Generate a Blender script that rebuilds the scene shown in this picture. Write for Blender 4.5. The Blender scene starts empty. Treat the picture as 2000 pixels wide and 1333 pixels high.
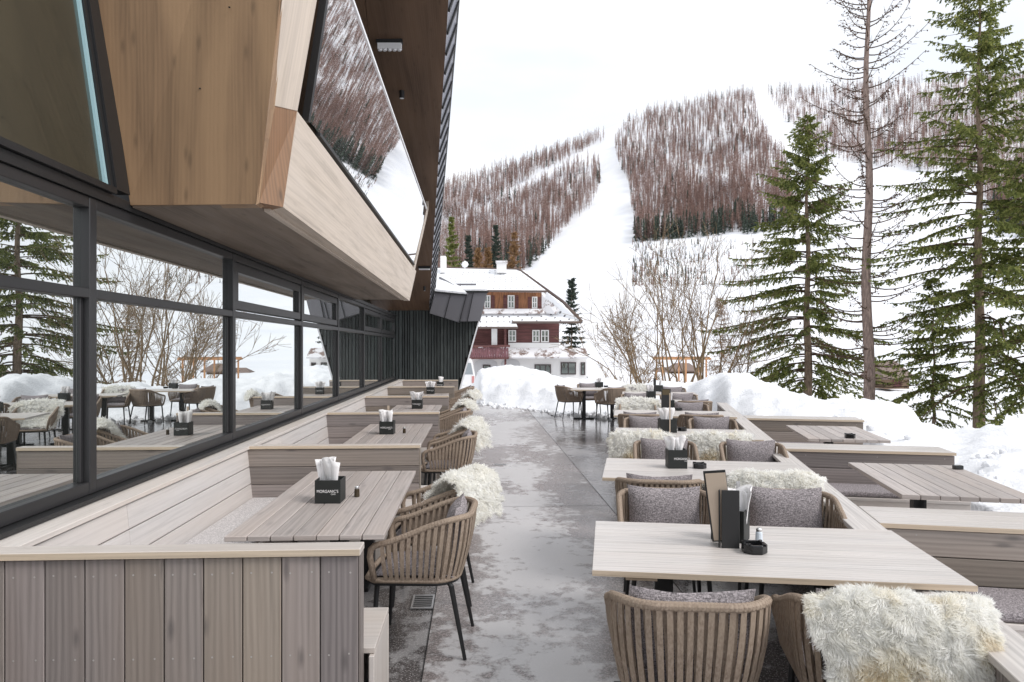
import bpy, math, random
import numpy as np
from mathutils import Vector, Matrix, noise
R = math.radians
random.seed(7); rng = np.random.default_rng(7)
C = bpy.context.scene.collection
# ------------------------------------------------------------------ camera
F = 1400.0; HOR = 681.0; CH = 1.75
cd = bpy.data.cameras.new('camera'); cam = bpy.data.objects.new('camera', cd); C.objects.link(cam)
cam.location = (0, 0, CH); cam.rotation_euler = (R(90), 0, 0)
cd.sensor_width = 36; cd.lens = 36 * F / 2000; cd.shift_y = (HOR - 666.5) / 2000
cd.clip_start = 0.05; cd.clip_end = 6000
bpy.context.scene.camera = cam
# ------------------------------------------------------------------ sky and sun (overcast)
w = bpy.data.worlds.new('World'); bpy.context.scene.world = w; w.use_nodes = True
nt = w.node_tree; nt.nodes.clear(); N = nt.nodes.new; LK = nt.links.new
out = N('ShaderNodeOutputWorld'); mx = N('ShaderNodeMixShader')
sky = N('ShaderNodeTexSky'); sky.sky_type = 'NISHITA'; sky.sun_disc = False
sky.sun_elevation = R(42); sky.sun_rotation = R(115)
b1 = N('ShaderNodeBackground'); b1.inputs[1].default_value = 0.10; LK(sky.outputs[0], b1.inputs[0])
tc = N('ShaderNodeTexCoord'); mp = N('ShaderNodeMapping'); mp.inputs['Scale'].default_value = (1.2, 1.2, 4.0)
nz = N('ShaderNodeTexNoise'); nz.inputs['Scale'].default_value = 1.6; nz.inputs['Detail'].default_value = 5
rp = N('ShaderNodeValToRGB'); rp.color_ramp.elements[0].position = 0.40; rp.color_ramp.elements[1].position = 0.66
rp.color_ramp.elements[0].color = (0.79, 0.825, 0.89, 1); rp.color_ramp.elements[1].color = (0.97, 0.97, 0.97, 1)
b2 = N('ShaderNodeBackground'); b2.inputs[1].default_value = 0.77
LK(tc.outputs['Generated'], mp.inputs[0]); LK(mp.outputs[0], nz.inputs['Vector']); LK(nz.outputs[0], rp.inputs[0]); LK(rp.outputs[0], b2.inputs[0])
mx.inputs[0].default_value = 0.9; LK(b1.outputs[0], mx.inputs[1]); LK(b2.outputs[0], mx.inputs[2]); LK(mx.outputs[0], out.inputs[0])
sd = bpy.data.lights.new('sun', 'SUN'); sd.energy = 1.4; sd.angle = R(24); sd.color = (1, 0.97, 0.94)
so = bpy.data.objects.new('sun', sd); C.objects.link(so); so.rotation_euler = (R(48), 0, R(65))
vs = bpy.context.scene.view_settings; vs.view_transform = 'Standard'; vs.look = 'None'; vs.exposure = 0.76; vs.gamma = 1
cy = bpy.context.scene.cycles; cy.max_bounces = 14; cy.diffuse_bounces = 10; cy.transmission_bounces = 12; cy.glossy_bounces = 5

# ------------------------------------------------------------------ helpers
A = math.atan(70 / 1400); CA, SA = math.cos(A), math.sin(A)     # the facade runs 2.9 degrees off the camera axis
def PX(px, py, Y): return Vector(((px - 1000) / F * Y, Y, CH - (py - HOR) / F * Y))
def toL(p): return Vector((p[0] * CA + p[1] * SA, -p[0] * SA + p[1] * CA, p[2]))
def PL(px, py, Y): return toL(PX(px, py, Y))
def frame(px, pz, rz): return Matrix.Translation((px, pz, 0)) @ Matrix.Rotation(rz, 4, 'Z')

def link(name, me, parent=None):
    o = bpy.data.objects.new(name, me); C.objects.link(o)
    if parent: o.parent = parent
    return o
def tag(o, label=None, cat=None, group=None, kind=None):
    if label: o['label'] = label
    if cat: o['category'] = cat
    if group: o['group'] = group
    if kind: o['kind'] = kind
    return o
def thing(name, label, cat, loc=(0, 0, 0), rz=0, group=None):
    o = bpy.data.objects.new(name, None); C.objects.link(o); o.empty_display_size = .1
    o.location = loc; o.rotation_euler = (0, 0, rz)
    return tag(o, label, cat, group)
def dup(o, loc=None, rz=None, label=None, parent=None, drop=()):
    c = o.copy(); C.objects.link(c); c.parent = parent
    if loc is not None: c.location = loc
    if rz is not None: c.rotation_euler = (0, 0, rz)
    if label: c['label'] = label
    for ch in list(o.children):
        if ch.name.split('.')[0] in drop: continue
        dup(ch, parent=c)
    return c

class MB:
    def __init__(s): s.v = []; s.f = []; s.uv = []; s.rd = []; s.mi = []; s.m = 0
    def face(s, idx, uvs=None, r=None):
        s.f.append(idx); s.uv += uvs if uvs else [(0, 0)] * len(idx)
        s.rd += [r if r is not None else (0.5, 0.5)] * len(idx); s.mi.append(s.m)
    def box(s, x0, x1, y0, y1, z0, z1, M=None, ax=None, T=None):
        b = len(s.v); lo = (x0, y0, z0); hi = (x1, y1, z1)
        P = [Vector((hi[0] if i & 1 else lo[0], hi[1] if i & 2 else lo[1], hi[2] if i & 4 else lo[2])) for i in range(8)]
        if ax is None: d = [hi[i] - lo[i] for i in range(3)]; ax = d.index(max(d))
        ox, oy = random.uniform(0, 40), random.uniform(0, 40); r = (random.random(), random.random())
        Q = [T(p) for p in P] if T else P
        s.v += [(M @ q) if M else q for q in Q]
        for f in ((0, 4, 6, 2), (1, 3, 7, 5), (0, 1, 5, 4), (2, 6, 7, 3), (0, 2, 3, 1), (4, 5, 7, 6)):
            ns = [i for i in range(3) if len({round(P[k][i], 6) for k in f}) > 1]
            if len(ns) < 2: ns = [0, 1]
            a = ax if ax in ns else ns[0]; c = ns[1] if ns[0] == a else ns[0]
            s.face([b + k for k in f], [(P[k][a] + ox, P[k][c] + oy) for k in f], r)
        return s
    def poly(s, pts, off=None, ux=None):
        """a flat polygon, made a solid slab when off is given; uv in metres with u along ux"""
        pts = [Vector(p) for p in pts]; n = (pts[1] - pts[0]).cross(pts[2] - pts[0])
        if n.length < 1e-9: n = Vector((0, 0, 1))
        n.normalize(); ux = Vector(ux) if ux else (pts[1] - pts[0])
        ux = (ux - n * ux.dot(n)).normalized(); uy = n.cross(ux); o = random.uniform(0, 30); r = (random.random(), random.random())
        U = lambda P: [(p.dot(ux) + o, p.dot(uy) + o) for p in P]
        b = len(s.v); k = len(pts); s.v += pts
        s.face(list(range(b, b + k)), U(pts), r)
        if off is not None:
            q = [p + Vector(off) for p in pts]; s.v += q
            s.face(list(range(b + 2 * k - 1, b + k - 1, -1)), U(q[::-1]), r)
            for i in range(k):
                j = (i + 1) % k; P = [pts[i], q[i], q[j], pts[j]]; L = (pts[j] - pts[i]).length; D = Vector(off).length
                s.face([b + i, b + k + i, b + k + j, b + j], [(o, o), (o, o + D), (o + L, o + D), (o + L, o)], r)
        return s
    def tube(s, pts, rad, n=8, closed=False, cap=True):
        pts = [Vector(p) for p in pts]; K = len(pts); b = len(s.v)
        if not hasattr(rad, '__len__'): rad = [rad] * K
        up = None; L = 0
        for i, p in enumerate(pts):
            if closed: t = pts[(i + 1) % K] - pts[i - 1]
            else: t = pts[min(i + 1, K - 1)] - pts[max(i - 1, 0)]
            t.normalize()
            if up is None: up = t.orthogonal().normalized()
            up = (up - t * up.dot(t)).normalized(); sd = t.cross(up)
            for k in range(n):
                a = 2 * math.pi * k / n; s.v.append(p + (up * math.cos(a) + sd * math.sin(a)) * rad[i])
        acc = [0]
        for i in range(1, K + 1): acc.append(acc[-1] + (pts[i % K] - pts[i - 1]).length)
        for i in range(K if closed else K - 1):
            j = (i + 1) % K
            for k in range(n):
                k2 = (k + 1) % n
                s.face([b + i * n + k, b + i * n + k2, b + j * n + k2, b + j * n + k], [(acc[i], k / n * .1), (acc[i], (k + 1) / n * .1), (acc[i + 1], (k + 1) / n * .1), (acc[i + 1], k / n * .1)])
        if cap and not closed:
            s.face([b + k for k in range(n)][::-1]); s.face([b + (K - 1) * n + k for k in range(n)])
        return s
    def lathe(s, prof, n=24, c=(0, 0, 0)):
        b = len(s.v)
        for (r, z) in prof:
            for k in range(n): a = 2 * math.pi * k / n; s.v.append(Vector((c[0] + r * math.cos(a), c[1] + r * math.sin(a), c[2] + z)))
        for i in range(len(prof) - 1):
            for k in range(n):
                k2 = (k + 1) % n; s.face([b + i * n + k, b + i * n + k2, b + (i + 1) * n + k2, b + (i + 1) * n + k])
        s.face([b + k for k in range(n)][::-1]); s.face([b + (len(prof) - 1) * n + k for k in range(n)])
        return s
    def grid(s, fn, nu, nv, uvs=(1, 1)):
        b = len(s.v)
        for i in range(nu + 1):
            for j in range(nv + 1): s.v.append(Vector(fn(i / nu, j / nv)))
        for i in range(nu):
            for j in range(nv):
                q = b + i * (nv + 1) + j
                s.face([q, q + nv + 1, q + nv + 2, q + 1], [(i / nu * uvs[0], j / nv * uvs[1]), ((i + 1) / nu * uvs[0], j / nv * uvs[1]), ((i + 1) / nu * uvs[0], (j + 1) / nv * uvs[1]), (i / nu * uvs[0], (j + 1) / nv * uvs[1])])
        return s
    def build(s, name, mats, parent=None, bevel=0, smooth=False, seg=1):
        me = bpy.data.meshes.new(name); me.from_pydata([tuple(v) for v in s.v], [], s.f)
        me.uv_layers.new(name='UVMap'); me.uv_layers.new(name='rnd')
        me.uv_layers['UVMap'].data.foreach_set('uv', np.array(s.uv, dtype=np.float32).ravel())
        me.uv_layers['rnd'].data.foreach_set('uv', np.array(s.rd, dtype=np.float32).ravel())
        for m in (mats if isinstance(mats, (list, tuple)) else [mats]): me.materials.append(m)
        me.polygons.foreach_set('material_index', s.mi)
        if smooth: me.polygons.foreach_set('use_smooth', [True] * len(s.f))
        me.update(); o = link(name, me, parent)
        if bevel:
            md = o.modifiers.new('bevel', 'BEVEL'); md.width = bevel; md.segments = seg; md.limit_method = 'ANGLE'; md.harden_normals = False
        return o

def fast_mesh(name, V, Fc, mats, parent=None, rnd=None, smooth=False, mi=None):
    """V (n,3), Fc (m,3 or 4) arrays; rnd (m,) value per face kept in a uv layer"""
    V = np.asarray(V, dtype=np.float32); Fc = np.asarray(Fc, dtype=np.int32); k = Fc.shape[1]; m = len(Fc)
    me = bpy.data.meshes.new(name); me.vertices.add(len(V)); me.vertices.foreach_set('co', V.ravel())
    me.loops.add(m * k); me.loops.foreach_set('vertex_index', Fc.ravel())
    me.polygons.add(m); me.polygons.foreach_set('loop_start', np.arange(0, m * k, k, dtype=np.int32))
    me.polygons.foreach_set('loop_total', np.full(m, k, dtype=np.int32))
    if mi is not None: me.polygons.foreach_set('material_index', np.asarray(mi, dtype=np.int32))
    if smooth: me.polygons.foreach_set('use_smooth', np.ones(m, dtype=bool))
    if rnd is not None:
        l = me.uv_layers.new(name='rnd'); u = np.repeat(np.asarray(rnd, dtype=np.float32), k); l.data.foreach_set('uv', np.stack([u, u], 1).ravel())
    for q in (mats if isinstance(mats, (list, tuple)) else [mats]): me.materials.append(q)
    me.update(calc_edges=True); return link(name, me, parent)

# ------------------------------------------------------------------ materials
def mat(name, col=(.5, .5, .5), rough=.5, metal=0, spec=.5, **k):
    m = bpy.data.materials.new(name); m.use_nodes = True; b = m.node_tree.nodes['Principled BSDF']
    b.inputs['Base Color'].default_value = (*col, 1); b.inputs['Roughness'].default_value = rough; b.inputs['Metallic'].default_value = metal
    b.inputs['Specular IOR Level'].default_value = spec
    return m
class NT:
    def __init__(s, m): s.t = m.node_tree; s.b = s.t.nodes['Principled BSDF']
    def n(s, ty, **k):
        x = s.t.nodes.new('ShaderNode' + ty)
        for a, v in k.items():
            if a in x.inputs: x.inputs[a].default_value = v
            else: setattr(x, a, v)
        return x
    def l(s, a, b): s.t.links.new(a, b)
    def coord(s, kind='Object', scale=(1, 1, 1), uv=None):
        if kind == 'UV' and uv: c = s.n('UVMap', uv_map=uv); o = c.outputs[0]
        else: c = s.n('TexCoord'); o = c.outputs[kind]
        m = s.n('Mapping'); m.inputs['Scale'].default_value = scale; s.l(o, m.inputs[0]); return m.outputs[0]
    def noise(s, co, scale=5, detail=4, rough=.5, dist=0):
        x = s.n('TexNoise'); x.inputs['Scale'].default_value = scale; x.inputs['Detail'].default_value = detail; x.inputs['Roughness'].default_value = rough
        x.inputs['Distortion'].default_value = dist; s.l(co, x.inputs['Vector']); return x.outputs[0]
    def ramp(s, v, stops):
        x = s.n('ValToRGB'); e = x.color_ramp.elements
        while len(e) < len(stops): e.new(.5)
        for i, (p, c) in enumerate(stops): e[i].position = p; e[i].color = (*c, 1) if hasattr(c, '__len__') else (c, c, c, 1)
        s.l(v, x.inputs[0]); return x.outputs[0]
    def mix(s, f, a, b, mode='MIX'):
        x = s.n('MixRGB', blend_type=mode)
        for i, q in enumerate((f, a, b)):
            if hasattr(q, 'links'): s.l(q, x.inputs[i])
            elif hasattr(q, '__len__'): x.inputs[i].default_value = (*q, 1)
            elif i: x.inputs[i].default_value = (q, q, q, 1)
            else: x.inputs[i].default_value = q
        return x.outputs[0]
    def math(s, op, a, b=0):
        x = s.n('Math', operation=op)
        for i, q in enumerate((a, b)):
            if hasattr(q, 'links'): s.l(q, x.inputs[i])
            else: x.inputs[i].default_value = q
        return x.outputs[0]
    def rnd(s, i=0):
        c = s.n('UVMap', uv_map='rnd'); x = s.n('SeparateXYZ'); s.l(c.outputs[0], x.inputs[0]); return x.outputs[i]
    def bump(s, h, st=.3, d=.01):
        x = s.n('Bump'); x.inputs['Strength'].default_value = st; x.inputs['Distance'].default_value = d; s.l(h, x.inputs['Height']); s.l(x.outputs[0], s.b.inputs['Normal'])
    def col(s, c): s.l(c, s.b.inputs['Base Color'])
    def rough(s, c): s.l(c, s.b.inputs['Roughness'])

def wood(name, c, var=.25, rough=.5, across=38, along=1.3, warm=None, knots=.6, tone=.35, spec=.5, streak=.25, bump=.25, hue=None, con=1.0):
    """boards: fine grain along the uv's u axis, knots, per-board tone"""
    m = mat(name, c, rough, spec=spec); t = NT(m)
    co = t.coord('UV', (along, across, 1), 'UVMap'); big = t.coord('UV', (.55, 3.2, 1), 'UVMap'); kn = t.coord('UV', (1.7, 5.5, 1), 'UVMap')
    g = t.noise(co, 1.0, 6, .62, .6); b = t.noise(big, 1.0, 3, .5)
    ring = t.coord('UV', (.42, 5.0, 1), 'UVMap'); wv = t.n('TexWave', wave_type='BANDS', bands_direction='Y')
    wv.inputs['Scale'].default_value = 2.2; wv.inputs['Distortion'].default_value = 7; wv.inputs['Detail'].default_value = 2; wv.inputs['Detail Scale'].default_value = .9; t.l(ring, wv.inputs['Vector'])
    vo = t.n('TexVoronoi', voronoi_dimensions='2D'); vo.inputs['Scale'].default_value = .9; t.l(kn, vo.inputs['Vector'])
    kk = con; dk = tuple(x * (1 - .38 * kk) for x in c); lt = tuple(min(1, x * (1 + .22 * kk)) for x in c)
    base = t.ramp(g, [(.28, dk), (.5, c), (.74, lt)])
    base = t.mix(streak, base, t.ramp(wv.outputs[0], [(0, dk), (.6, c), (1, lt)]))
    wm = warm or (c[0] * 1.05, c[1] * .98, c[2] * .91)
    base = t.mix(t.math('MULTIPLY', t.ramp(b, [(.38, 0), (.66, 1)]), tone * 1.5), base, wm)
    vr = t.ramp(t.rnd(), [(0, 1 - var), (1, 1 + var)]); base = t.mix(1, base, t.mix(1, base, vr, 'MULTIPLY'))
    if hue: base = t.mix(t.math('MULTIPLY', t.rnd(1), .65), base, t.mix(1, base, hue, 'MULTIPLY'))
    kd = t.ramp(t.math('ADD', vo.outputs['Distance'], t.math('MULTIPLY', t.math('SUBTRACT', g, .5), .10)), [(.025, 1), (.06, .5), (.10, 0)])
    base = t.mix(t.math('MULTIPLY', kd, knots), base, tuple(x * .38 for x in c))
    t.col(base); t.bump(t.math('ADD', g, t.math('MULTIPLY', wv.outputs[0], .25)), bump, .004)
    t.rough(t.ramp(g, [(.3, rough + .1), (.7, rough - .08)]))
    return m
M = {}
M['board'] = wood('stained_board_shaded', (.245, .215, .212), .26, .5, streak=.42, hue=(1.10, 1.05, .80))  # same stain as the caps; the shade on upright faces is in the colour
M['board_cap'] = wood('stained_board_lit', (.56, .52, .49), .10, .40, across=30, con=.6, streak=.12, knots=.2)  # same stain again, paler because overhead light is put into the colour
M['board_back_lit'] = wood('bench_back_board_lit', (.56, .53, .515), .07, .5, con=.5, streak=.12, knots=.08, tone=.3, bump=.12)  # same stain; the brighter light on the backrest is painted in
M['table'] = wood('table_board', (.44, .395, .375), .13, .38, streak=.2, knots=.3)
M['edge'] = wood('board_edge', (.56, .46, .35), .12, .5, across=60, knots=.1)
M['table_lit'] = wood('table_board_lit', (.58, .545, .52), .06, .33, across=26, along=.9, streak=.3, knots=.12, tone=.2, bump=.12)  # same stain; sky light on table tops and outer caps lightens the colour
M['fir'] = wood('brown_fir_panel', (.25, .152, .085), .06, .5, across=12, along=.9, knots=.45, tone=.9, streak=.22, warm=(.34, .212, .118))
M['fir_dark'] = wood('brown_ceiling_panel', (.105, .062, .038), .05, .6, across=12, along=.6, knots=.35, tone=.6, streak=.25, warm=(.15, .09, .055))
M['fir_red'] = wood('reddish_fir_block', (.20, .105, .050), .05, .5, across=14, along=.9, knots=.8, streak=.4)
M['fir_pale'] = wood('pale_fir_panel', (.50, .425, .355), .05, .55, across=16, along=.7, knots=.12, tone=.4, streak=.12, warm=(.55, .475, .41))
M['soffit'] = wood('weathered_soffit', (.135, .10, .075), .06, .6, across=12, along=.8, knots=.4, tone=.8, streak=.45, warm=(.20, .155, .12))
M['metal'] = mat('dark_anodised_frame', (.024, .0235, .025), .38, .1)
M['black'] = mat('black_metal', (.018, .018, .019), .45, .2)
M['gap'] = mat('dark_gap', (.012, .011, .010), .9)
M['frost'] = mat('white_fitting', (.8, .8, .82), .4)
M['steel'] = mat('steel', (.62, .62, .62), .28, 1.0)
M['screw'] = mat('dull_screw', (.42, .39, .37), .5)
# glass that mirrors the valley over a dark room
def glass(name, dark, fac, tint=(1, 1, 1), wav=0.0):
    m = mat(name, dark, .4); t = NT(m); nt = m.node_tree; g = t.n('BsdfGlossy'); g.inputs['Roughness'].default_value = 0.0; g.inputs['Color'].default_value = (*tint, 1)
    ms = t.n('MixShader'); fr = t.n('LayerWeight'); fr.inputs['Blend'].default_value = .35
    f = t.ramp(fr.outputs['Facing'], [(0, fac * .72), (.75, fac), (1, 1)] if fac > .4 else [(0, fac * .6), (.9, fac), (1, .6)]); t.l(f, ms.inputs[0]); t.l(t.b.outputs[0], ms.inputs[1]); t.l(g.outputs[0], ms.inputs[2])
    if wav:
        n_ = t.noise(t.coord('Object', (.5, .5, .5)), 1, 1); bp = t.n('Bump'); bp.inputs['Strength'].default_value = wav; bp.inputs['Distance'].default_value = .02; t.l(n_, bp.inputs['Height']); t.l(bp.outputs[0], g.inputs['Normal'])
    t.l(ms.outputs[0], nt.nodes['Material Output'].inputs[0]); return m
M['glass'] = glass('window_glass', (.012, .016, .014), .86, (.95, .98, .97), .02)
M['glass2'] = glass('parapet_glass', (.03, .035, .035), .92, (.98, .98, .98), .05)
M['glass_dk'] = glass('dark_window_glass', (.014, .015, .010), .26, (.8, .9, .85))
# fabrics
def fabric(name, c, sc=260, lo=.4):
    m = mat(name, c, .95, spec=.15); t = NT(m); a = t.noise(t.coord('Object', (1, .18, 1)), sc, 2); b = t.noise(t.coord('Object', (.18, 1, 1)), sc, 2); e = t.noise(t.coord('Object', (1, 1, 1)), sc * .5, 3)
    s_ = t.math('MULTIPLY', t.math('ADD', t.math('ADD', a, b), e), .333)
    t.col(t.ramp(s_, [(.40, tuple(x * lo for x in c)), (.5, c), (.61, tuple(min(1, x * (2.3 - lo)) for x in c))])); t.bump(s_, .5, .004); return m
M['fabric'] = fabric('grey_melange_fabric', (.25, .225, .23))
M['fabric_pale'] = fabric('pale_grey_bench_felt', (.50, .475, .47), 330, .72)
m = mat('taupe_strap', (.27, .21, .165), .75, spec=.3); t = NT(m); x = t.noise(t.coord('Object', (1, 1, .5)), 120, 3); y = t.noise(t.coord('Object'), 9, 2)
t.col(t.mix(t.ramp(y, [(.35, 0), (.65, .6)]), t.ramp(x, [(.3, (.205, .152, .114)), (.7, (.38, .30, .238))]), (.34, .265, .20))); t.bump(x, .4, .003); M['strap'] = m
m = mat('white_paper', (.80, .78, .78), .8); M['paper'] = m
M['card'] = mat('kraft_card', (.52, .42, .33), .8)
M['leather'] = mat('black_leather', (.016, .016, .017), .42)
M['ceramic'] = mat('black_glass', (.01, .01, .011), .12)
M['box'] = mat('black_lacquered_box', (.012, .014, .013), .5)
# snow
def snowmat(name, c=(.81, .815, .835), sc=1.0):
    m = mat(name, c, .6, spec=.3); t = NT(m); co = t.coord('Object'); a = t.noise(co, 2.2 * sc, 8, .6); b = t.noise(co, 26 * sc, 4)
    h = t.math('ADD', a, t.math('MULTIPLY', b, .30)); t.bump(h, .55, .12 / sc)
    t.col(t.mix(t.ramp(t.noise(co, .9 * sc, 6), [(.4, 0), (.75, .4)]), c, tuple(x * .93 for x in c))); return m
M['snow'] = snowmat('snow')
m = mat('hill_snow', (.86, .87, .90), .7); t = NT(m); co = t.coord('Object'); v1 = t.noise(co, .035, 8, .65)
t.col(t.ramp(v1, [(.3, (.70, .72, .77)), (.6, (.79, .795, .81))])); M['hillsnow'] = m
# wet exposed-aggregate paving with pale icy patches
def paving(name, base, wet_lo, wet_hi, ice=.5, mid_bias=False):
    m = mat(name, base, .4); t = NT(m); co = t.coord('Object'); pt = t.noise(t.coord('Object', (1, .55, 1)), .85, 7, .62, .3); sp = t.noise(co, 62, 3, .7); mid = t.noise(co, 7, 6, .65)
    st = t.n('TexVoronoi', voronoi_dimensions='2D'); st.inputs['Scale'].default_value = 46; t.l(co, st.inputs['Vector'])
    d = t.ramp(sp, [(.3, tuple(x * .42 for x in base)), (.52, base), (.70, tuple(min(1, x * 2.2) for x in base))])
    d = t.mix(t.ramp(mid, [(.35, 0), (.7, .55)]), d, tuple(x * .62 for x in base))
    mask = t.math('ADD', t.math('MULTIPLY', pt, .60), t.math('MULTIPLY', mid, .40))
    if mid_bias:   # the trodden middle is dry and frosty, the edges stay wet and dark
        sx = t.n('SeparateXYZ'); t.l(co, sx.inputs[0]); uu = t.math('ADD', t.math('MULTIPLY', sx.outputs[0], .9988), t.math('MULTIPLY', sx.outputs[1], .05))
        dd = t.math('ABSOLUTE', t.math('SUBTRACT', uu, .50)); mask = t.math('ADD', mask, t.math('MULTIPLY', t.math('SUBTRACT', .50, dd), .13))
    icy = t.ramp(mask, [(.485, 0), (.535, 1)])
    d = t.mix(t.math('MULTIPLY', icy, ice), d, (.53, .515, .515))
    d = t.mix(t.ramp(st.outputs['Distance'], [(.09, .7), (.17, 0)]), d, (.55, .53, .52))
    t.col(d); t.rough(t.ramp(pt, [(.40, wet_lo), (.56, wet_hi)])); t.bump(t.math('ADD', sp, t.math('MULTIPLY', mid, .5)), .16, .006); return m
M['path'] = paving('aggregate_paving', (.225, .195, .188), .20, .42, .9, True)
M['pave'] = paving('wet_dark_paving', (.105, .094, .092), .03, .24, .45)
# bark, foliage
def bark(name, c):
    m = mat(name, c, .9, spec=.2); t = NT(m); a = t.noise(t.coord('Object', (1, 1, .25)), 14, 6, .7); t.col(t.ramp(a, [(.3, tuple(x * .4 for x in c)), (.55, c), (.75, tuple(min(1, x * 1.7) for x in c))])); t.bump(a, .8, .03); return m
M['bark'] = bark('spruce_bark', (.27, .20, .15)); M['bark_grey'] = bark('grey_bark', (.30, .225, .195)); M['twig'] = bark('tan_twig', (.26, .185, .115)); M['twig_dk'] = bark('brown_twig', (.12, .078, .055))
def leaf(name, stops, tr=.3):
    m = mat(name, stops[0][1], .6, spec=.25); t = NT(m); c = t.ramp(t.rnd(), stops); t.col(c)
    tl = t.n('BsdfTranslucent'); t.l(c, tl.inputs[0]); ms = t.n('MixShader'); ms.inputs[0].default_value = tr
    t.l(t.b.outputs[0], ms.inputs[1]); t.l(tl.outputs[0], ms.inputs[2]); t.l(ms.outputs[0], m.node_tree.nodes['Material Output'].inputs[0]); return m
M['needle'] = leaf('spruce_needles', [(0, (.06, .08, .026)), (.4, (.17, .20, .062)), (.8, (.30, .32, .10)), (1, (.42, .37, .15))], .5)
M['needle_dk'] = leaf('dark_spruce_needles', [(0, (.014, .026, .016)), (.6, (.035, .052, .028)), (1, (.075, .088, .040))])
M['larch'] = leaf('bare_larch_twigs', [(0, (.14, .088, .074)), (.5, (.29, .185, .155)), (1, (.46, .32, .27))], .3)
M['gold'] = leaf('golden_larch_twigs', [(0, (.16, .085, .04)), (1, (.42, .26, .13))], .2)
M['farspruce'] = leaf('far_spruce_needles', [(0, (.035, .052, .045)), (1, (.095, .115, .085))], .1)
M['cone'] = leaf('larch_cones', [(0, (.05, .03, .022)), (1, (.16, .09, .06))], 0)
# fur
def wool(name, key, amt):
    m = mat(name, (.95, .93, .88), .75, spec=.2); t = NT(m)
    g = t.noise(t.coord('Object'), 3.4, 3); tint = t.ramp(g, [(.50, 0), (.70, 1)])
    c = t.mix(t.math('MULTIPLY', tint, amt), t.ramp(t.rnd(), [(0, (.93, .92, .88)), (1, (.97, .965, .95))]), t.ramp(t.rnd(), [(0, (.72, .55, .30)), (.45, (.90, .82, .62)), (1, (.96, .94, .86))])); t.col(c)
    tl = t.n('BsdfTranslucent'); t.l(c, tl.inputs[0]); ms = t.n('MixShader'); ms.inputs[0].default_value = .5; t.l(t.b.outputs[0], ms.inputs[1]); t.l(tl.outputs[0], ms.inputs[2]); t.l(ms.outputs[0], m.node_tree.nodes['Material Output'].inputs[0]); M[key] = m
wool('sheepskin_wool_golden', 'fur_gold', .85); wool('sheepskin_wool_white', 'fur', .12)
# ------------------------------------------------------------------ the setting: ground, paving, snow
def lerp_tab(tab, x, k):
    if x <= tab[0][0]: return tab[0][k]
    for a, b in zip(tab, tab[1:]):
        if x <= b[0]: s_ = (x - a[0]) / (b[0] - a[0]); s_ = s_ * s_ * (3 - 2 * s_); return a[k] + (b[k] - a[k]) * s_
    return tab[-1][k]
def smooth(x): x = max(0., min(1., x)); return x * x * (3 - 2 * x)
# bank of cleared snow: bearing (px), toe distance, toe height, crest distance, crest height
def cz(Y, y): return CH - (y - HOR) / F * Y
BANK = [(860, 60, -.6, 62, -.6), (915, 33, -.3, 36, -.3), (938, 22, -.05, 26, cz(26, 722)), (1000, 20.8, -.05, 26, cz(26, 717)), (1045, 20.2, -.04, 25, cz(25, 721)), (1095, 18.9, -.04, 24, cz(24, 738)), (1150, 18.6, -.03, 23.5, cz(23.5, 742)),
        (1250, 17.8, -.03, 22, cz(22, 751)), (1330, 17.6, -.03, 21, cz(21, 748)), (1385, 15.6, .0, 19.5, cz(19.5, 738)), (1430, 13.6, .02, 18.5, cz(18.5, 729)), (1500, 12.0, .15, 17.5, cz(17.5, 750)), (1560, 11.0, .25, 16.5, cz(16.5, 772)), (1610, 10.6, .3, 16, cz(16, 784)),
        (1700, 9, .35, 15.5, cz(15.5, 784)), (1765, 8, .30, 15, cz(15, 797)), (1810, 7.5, .28, 14, cz(14, 832)), (1860, 7, .25, 13.5, cz(13.5, 845)), (1930, 6.5, .25, 12.5, cz(12.5, 838)), (2000, 6.2, .28, 12, cz(12, 843)), (2300, 5.5, .3, 11, .35), (3200, 4, .3, 9, .4)]
def par_x(Y): return 2.24 + (Y - 4.56) * .2035            # right edge line of the parapet cap
def snow_z(X, Y):
    px = 1000 + F * X / max(Y, .6); toe, tz, cr, ch = (lerp_tab(BANK, px, k) for k in (1, 2, 3, 4))
    n1 = noise.noise((X * .9, Y * .9, 3.1)); n2 = noise.noise((X * 2.7, Y * 2.7, 9.2)); n3 = noise.noise((X * 7, Y * 7, 1.7))
    gz = -.75 - .010 * max(0, Y - 30) - .85 * smooth((px - 1480) / 250)
    if Y < cr:
        s_ = (Y - toe) / max(.5, cr - toe)
        z = tz - .35 if s_ < -.05 else tz + (ch - tz) * smooth(max(0, s_) ** .72)
        amp = smooth(s_ * 3)
        if s_ < 0: z = tz - .3 * smooth(-s_ * 8)
    else:
        s_ = (Y - cr) / 6.0; z = ch + (gz - ch) * smooth(s_); amp = 1 - .75 * smooth((Y - cr) / 8)
    if px > 1400: amp = max(amp, .6)
    n4 = abs(noise.noise((X * 4.3, Y * 4.3, 5.5))); z += amp * (n1 * .15 + n2 * .085 + n3 * .040 - n4 * .035)
    if px > 1400 and Y < 11.4 and X < par_x(Y) + 1.75: z = min(z, -.25)
    if X < par_x(Y) and Y < toe - .1: z = -.45
    return z
xs = np.concatenate([np.arange(-4.2, 12, .08), np.arange(12, 46, .45)]); ys = np.concatenate([np.arange(-1, 30, .085), np.arange(30, 72, .6)])
V = np.array([(x_, y_, snow_z(x_, y_)) for y_ in ys for x_ in xs]); nx = len(xs)
jj, ii = np.meshgrid(np.arange(len(ys) - 1), np.arange(nx - 1), indexing='ij'); q = (jj * nx + ii).ravel()
tag(fast_mesh('snow_ground', V, np.stack([q, q + 1, q + nx + 1, q + nx], 1), M['snow'], smooth=True), kind='structure')
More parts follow.
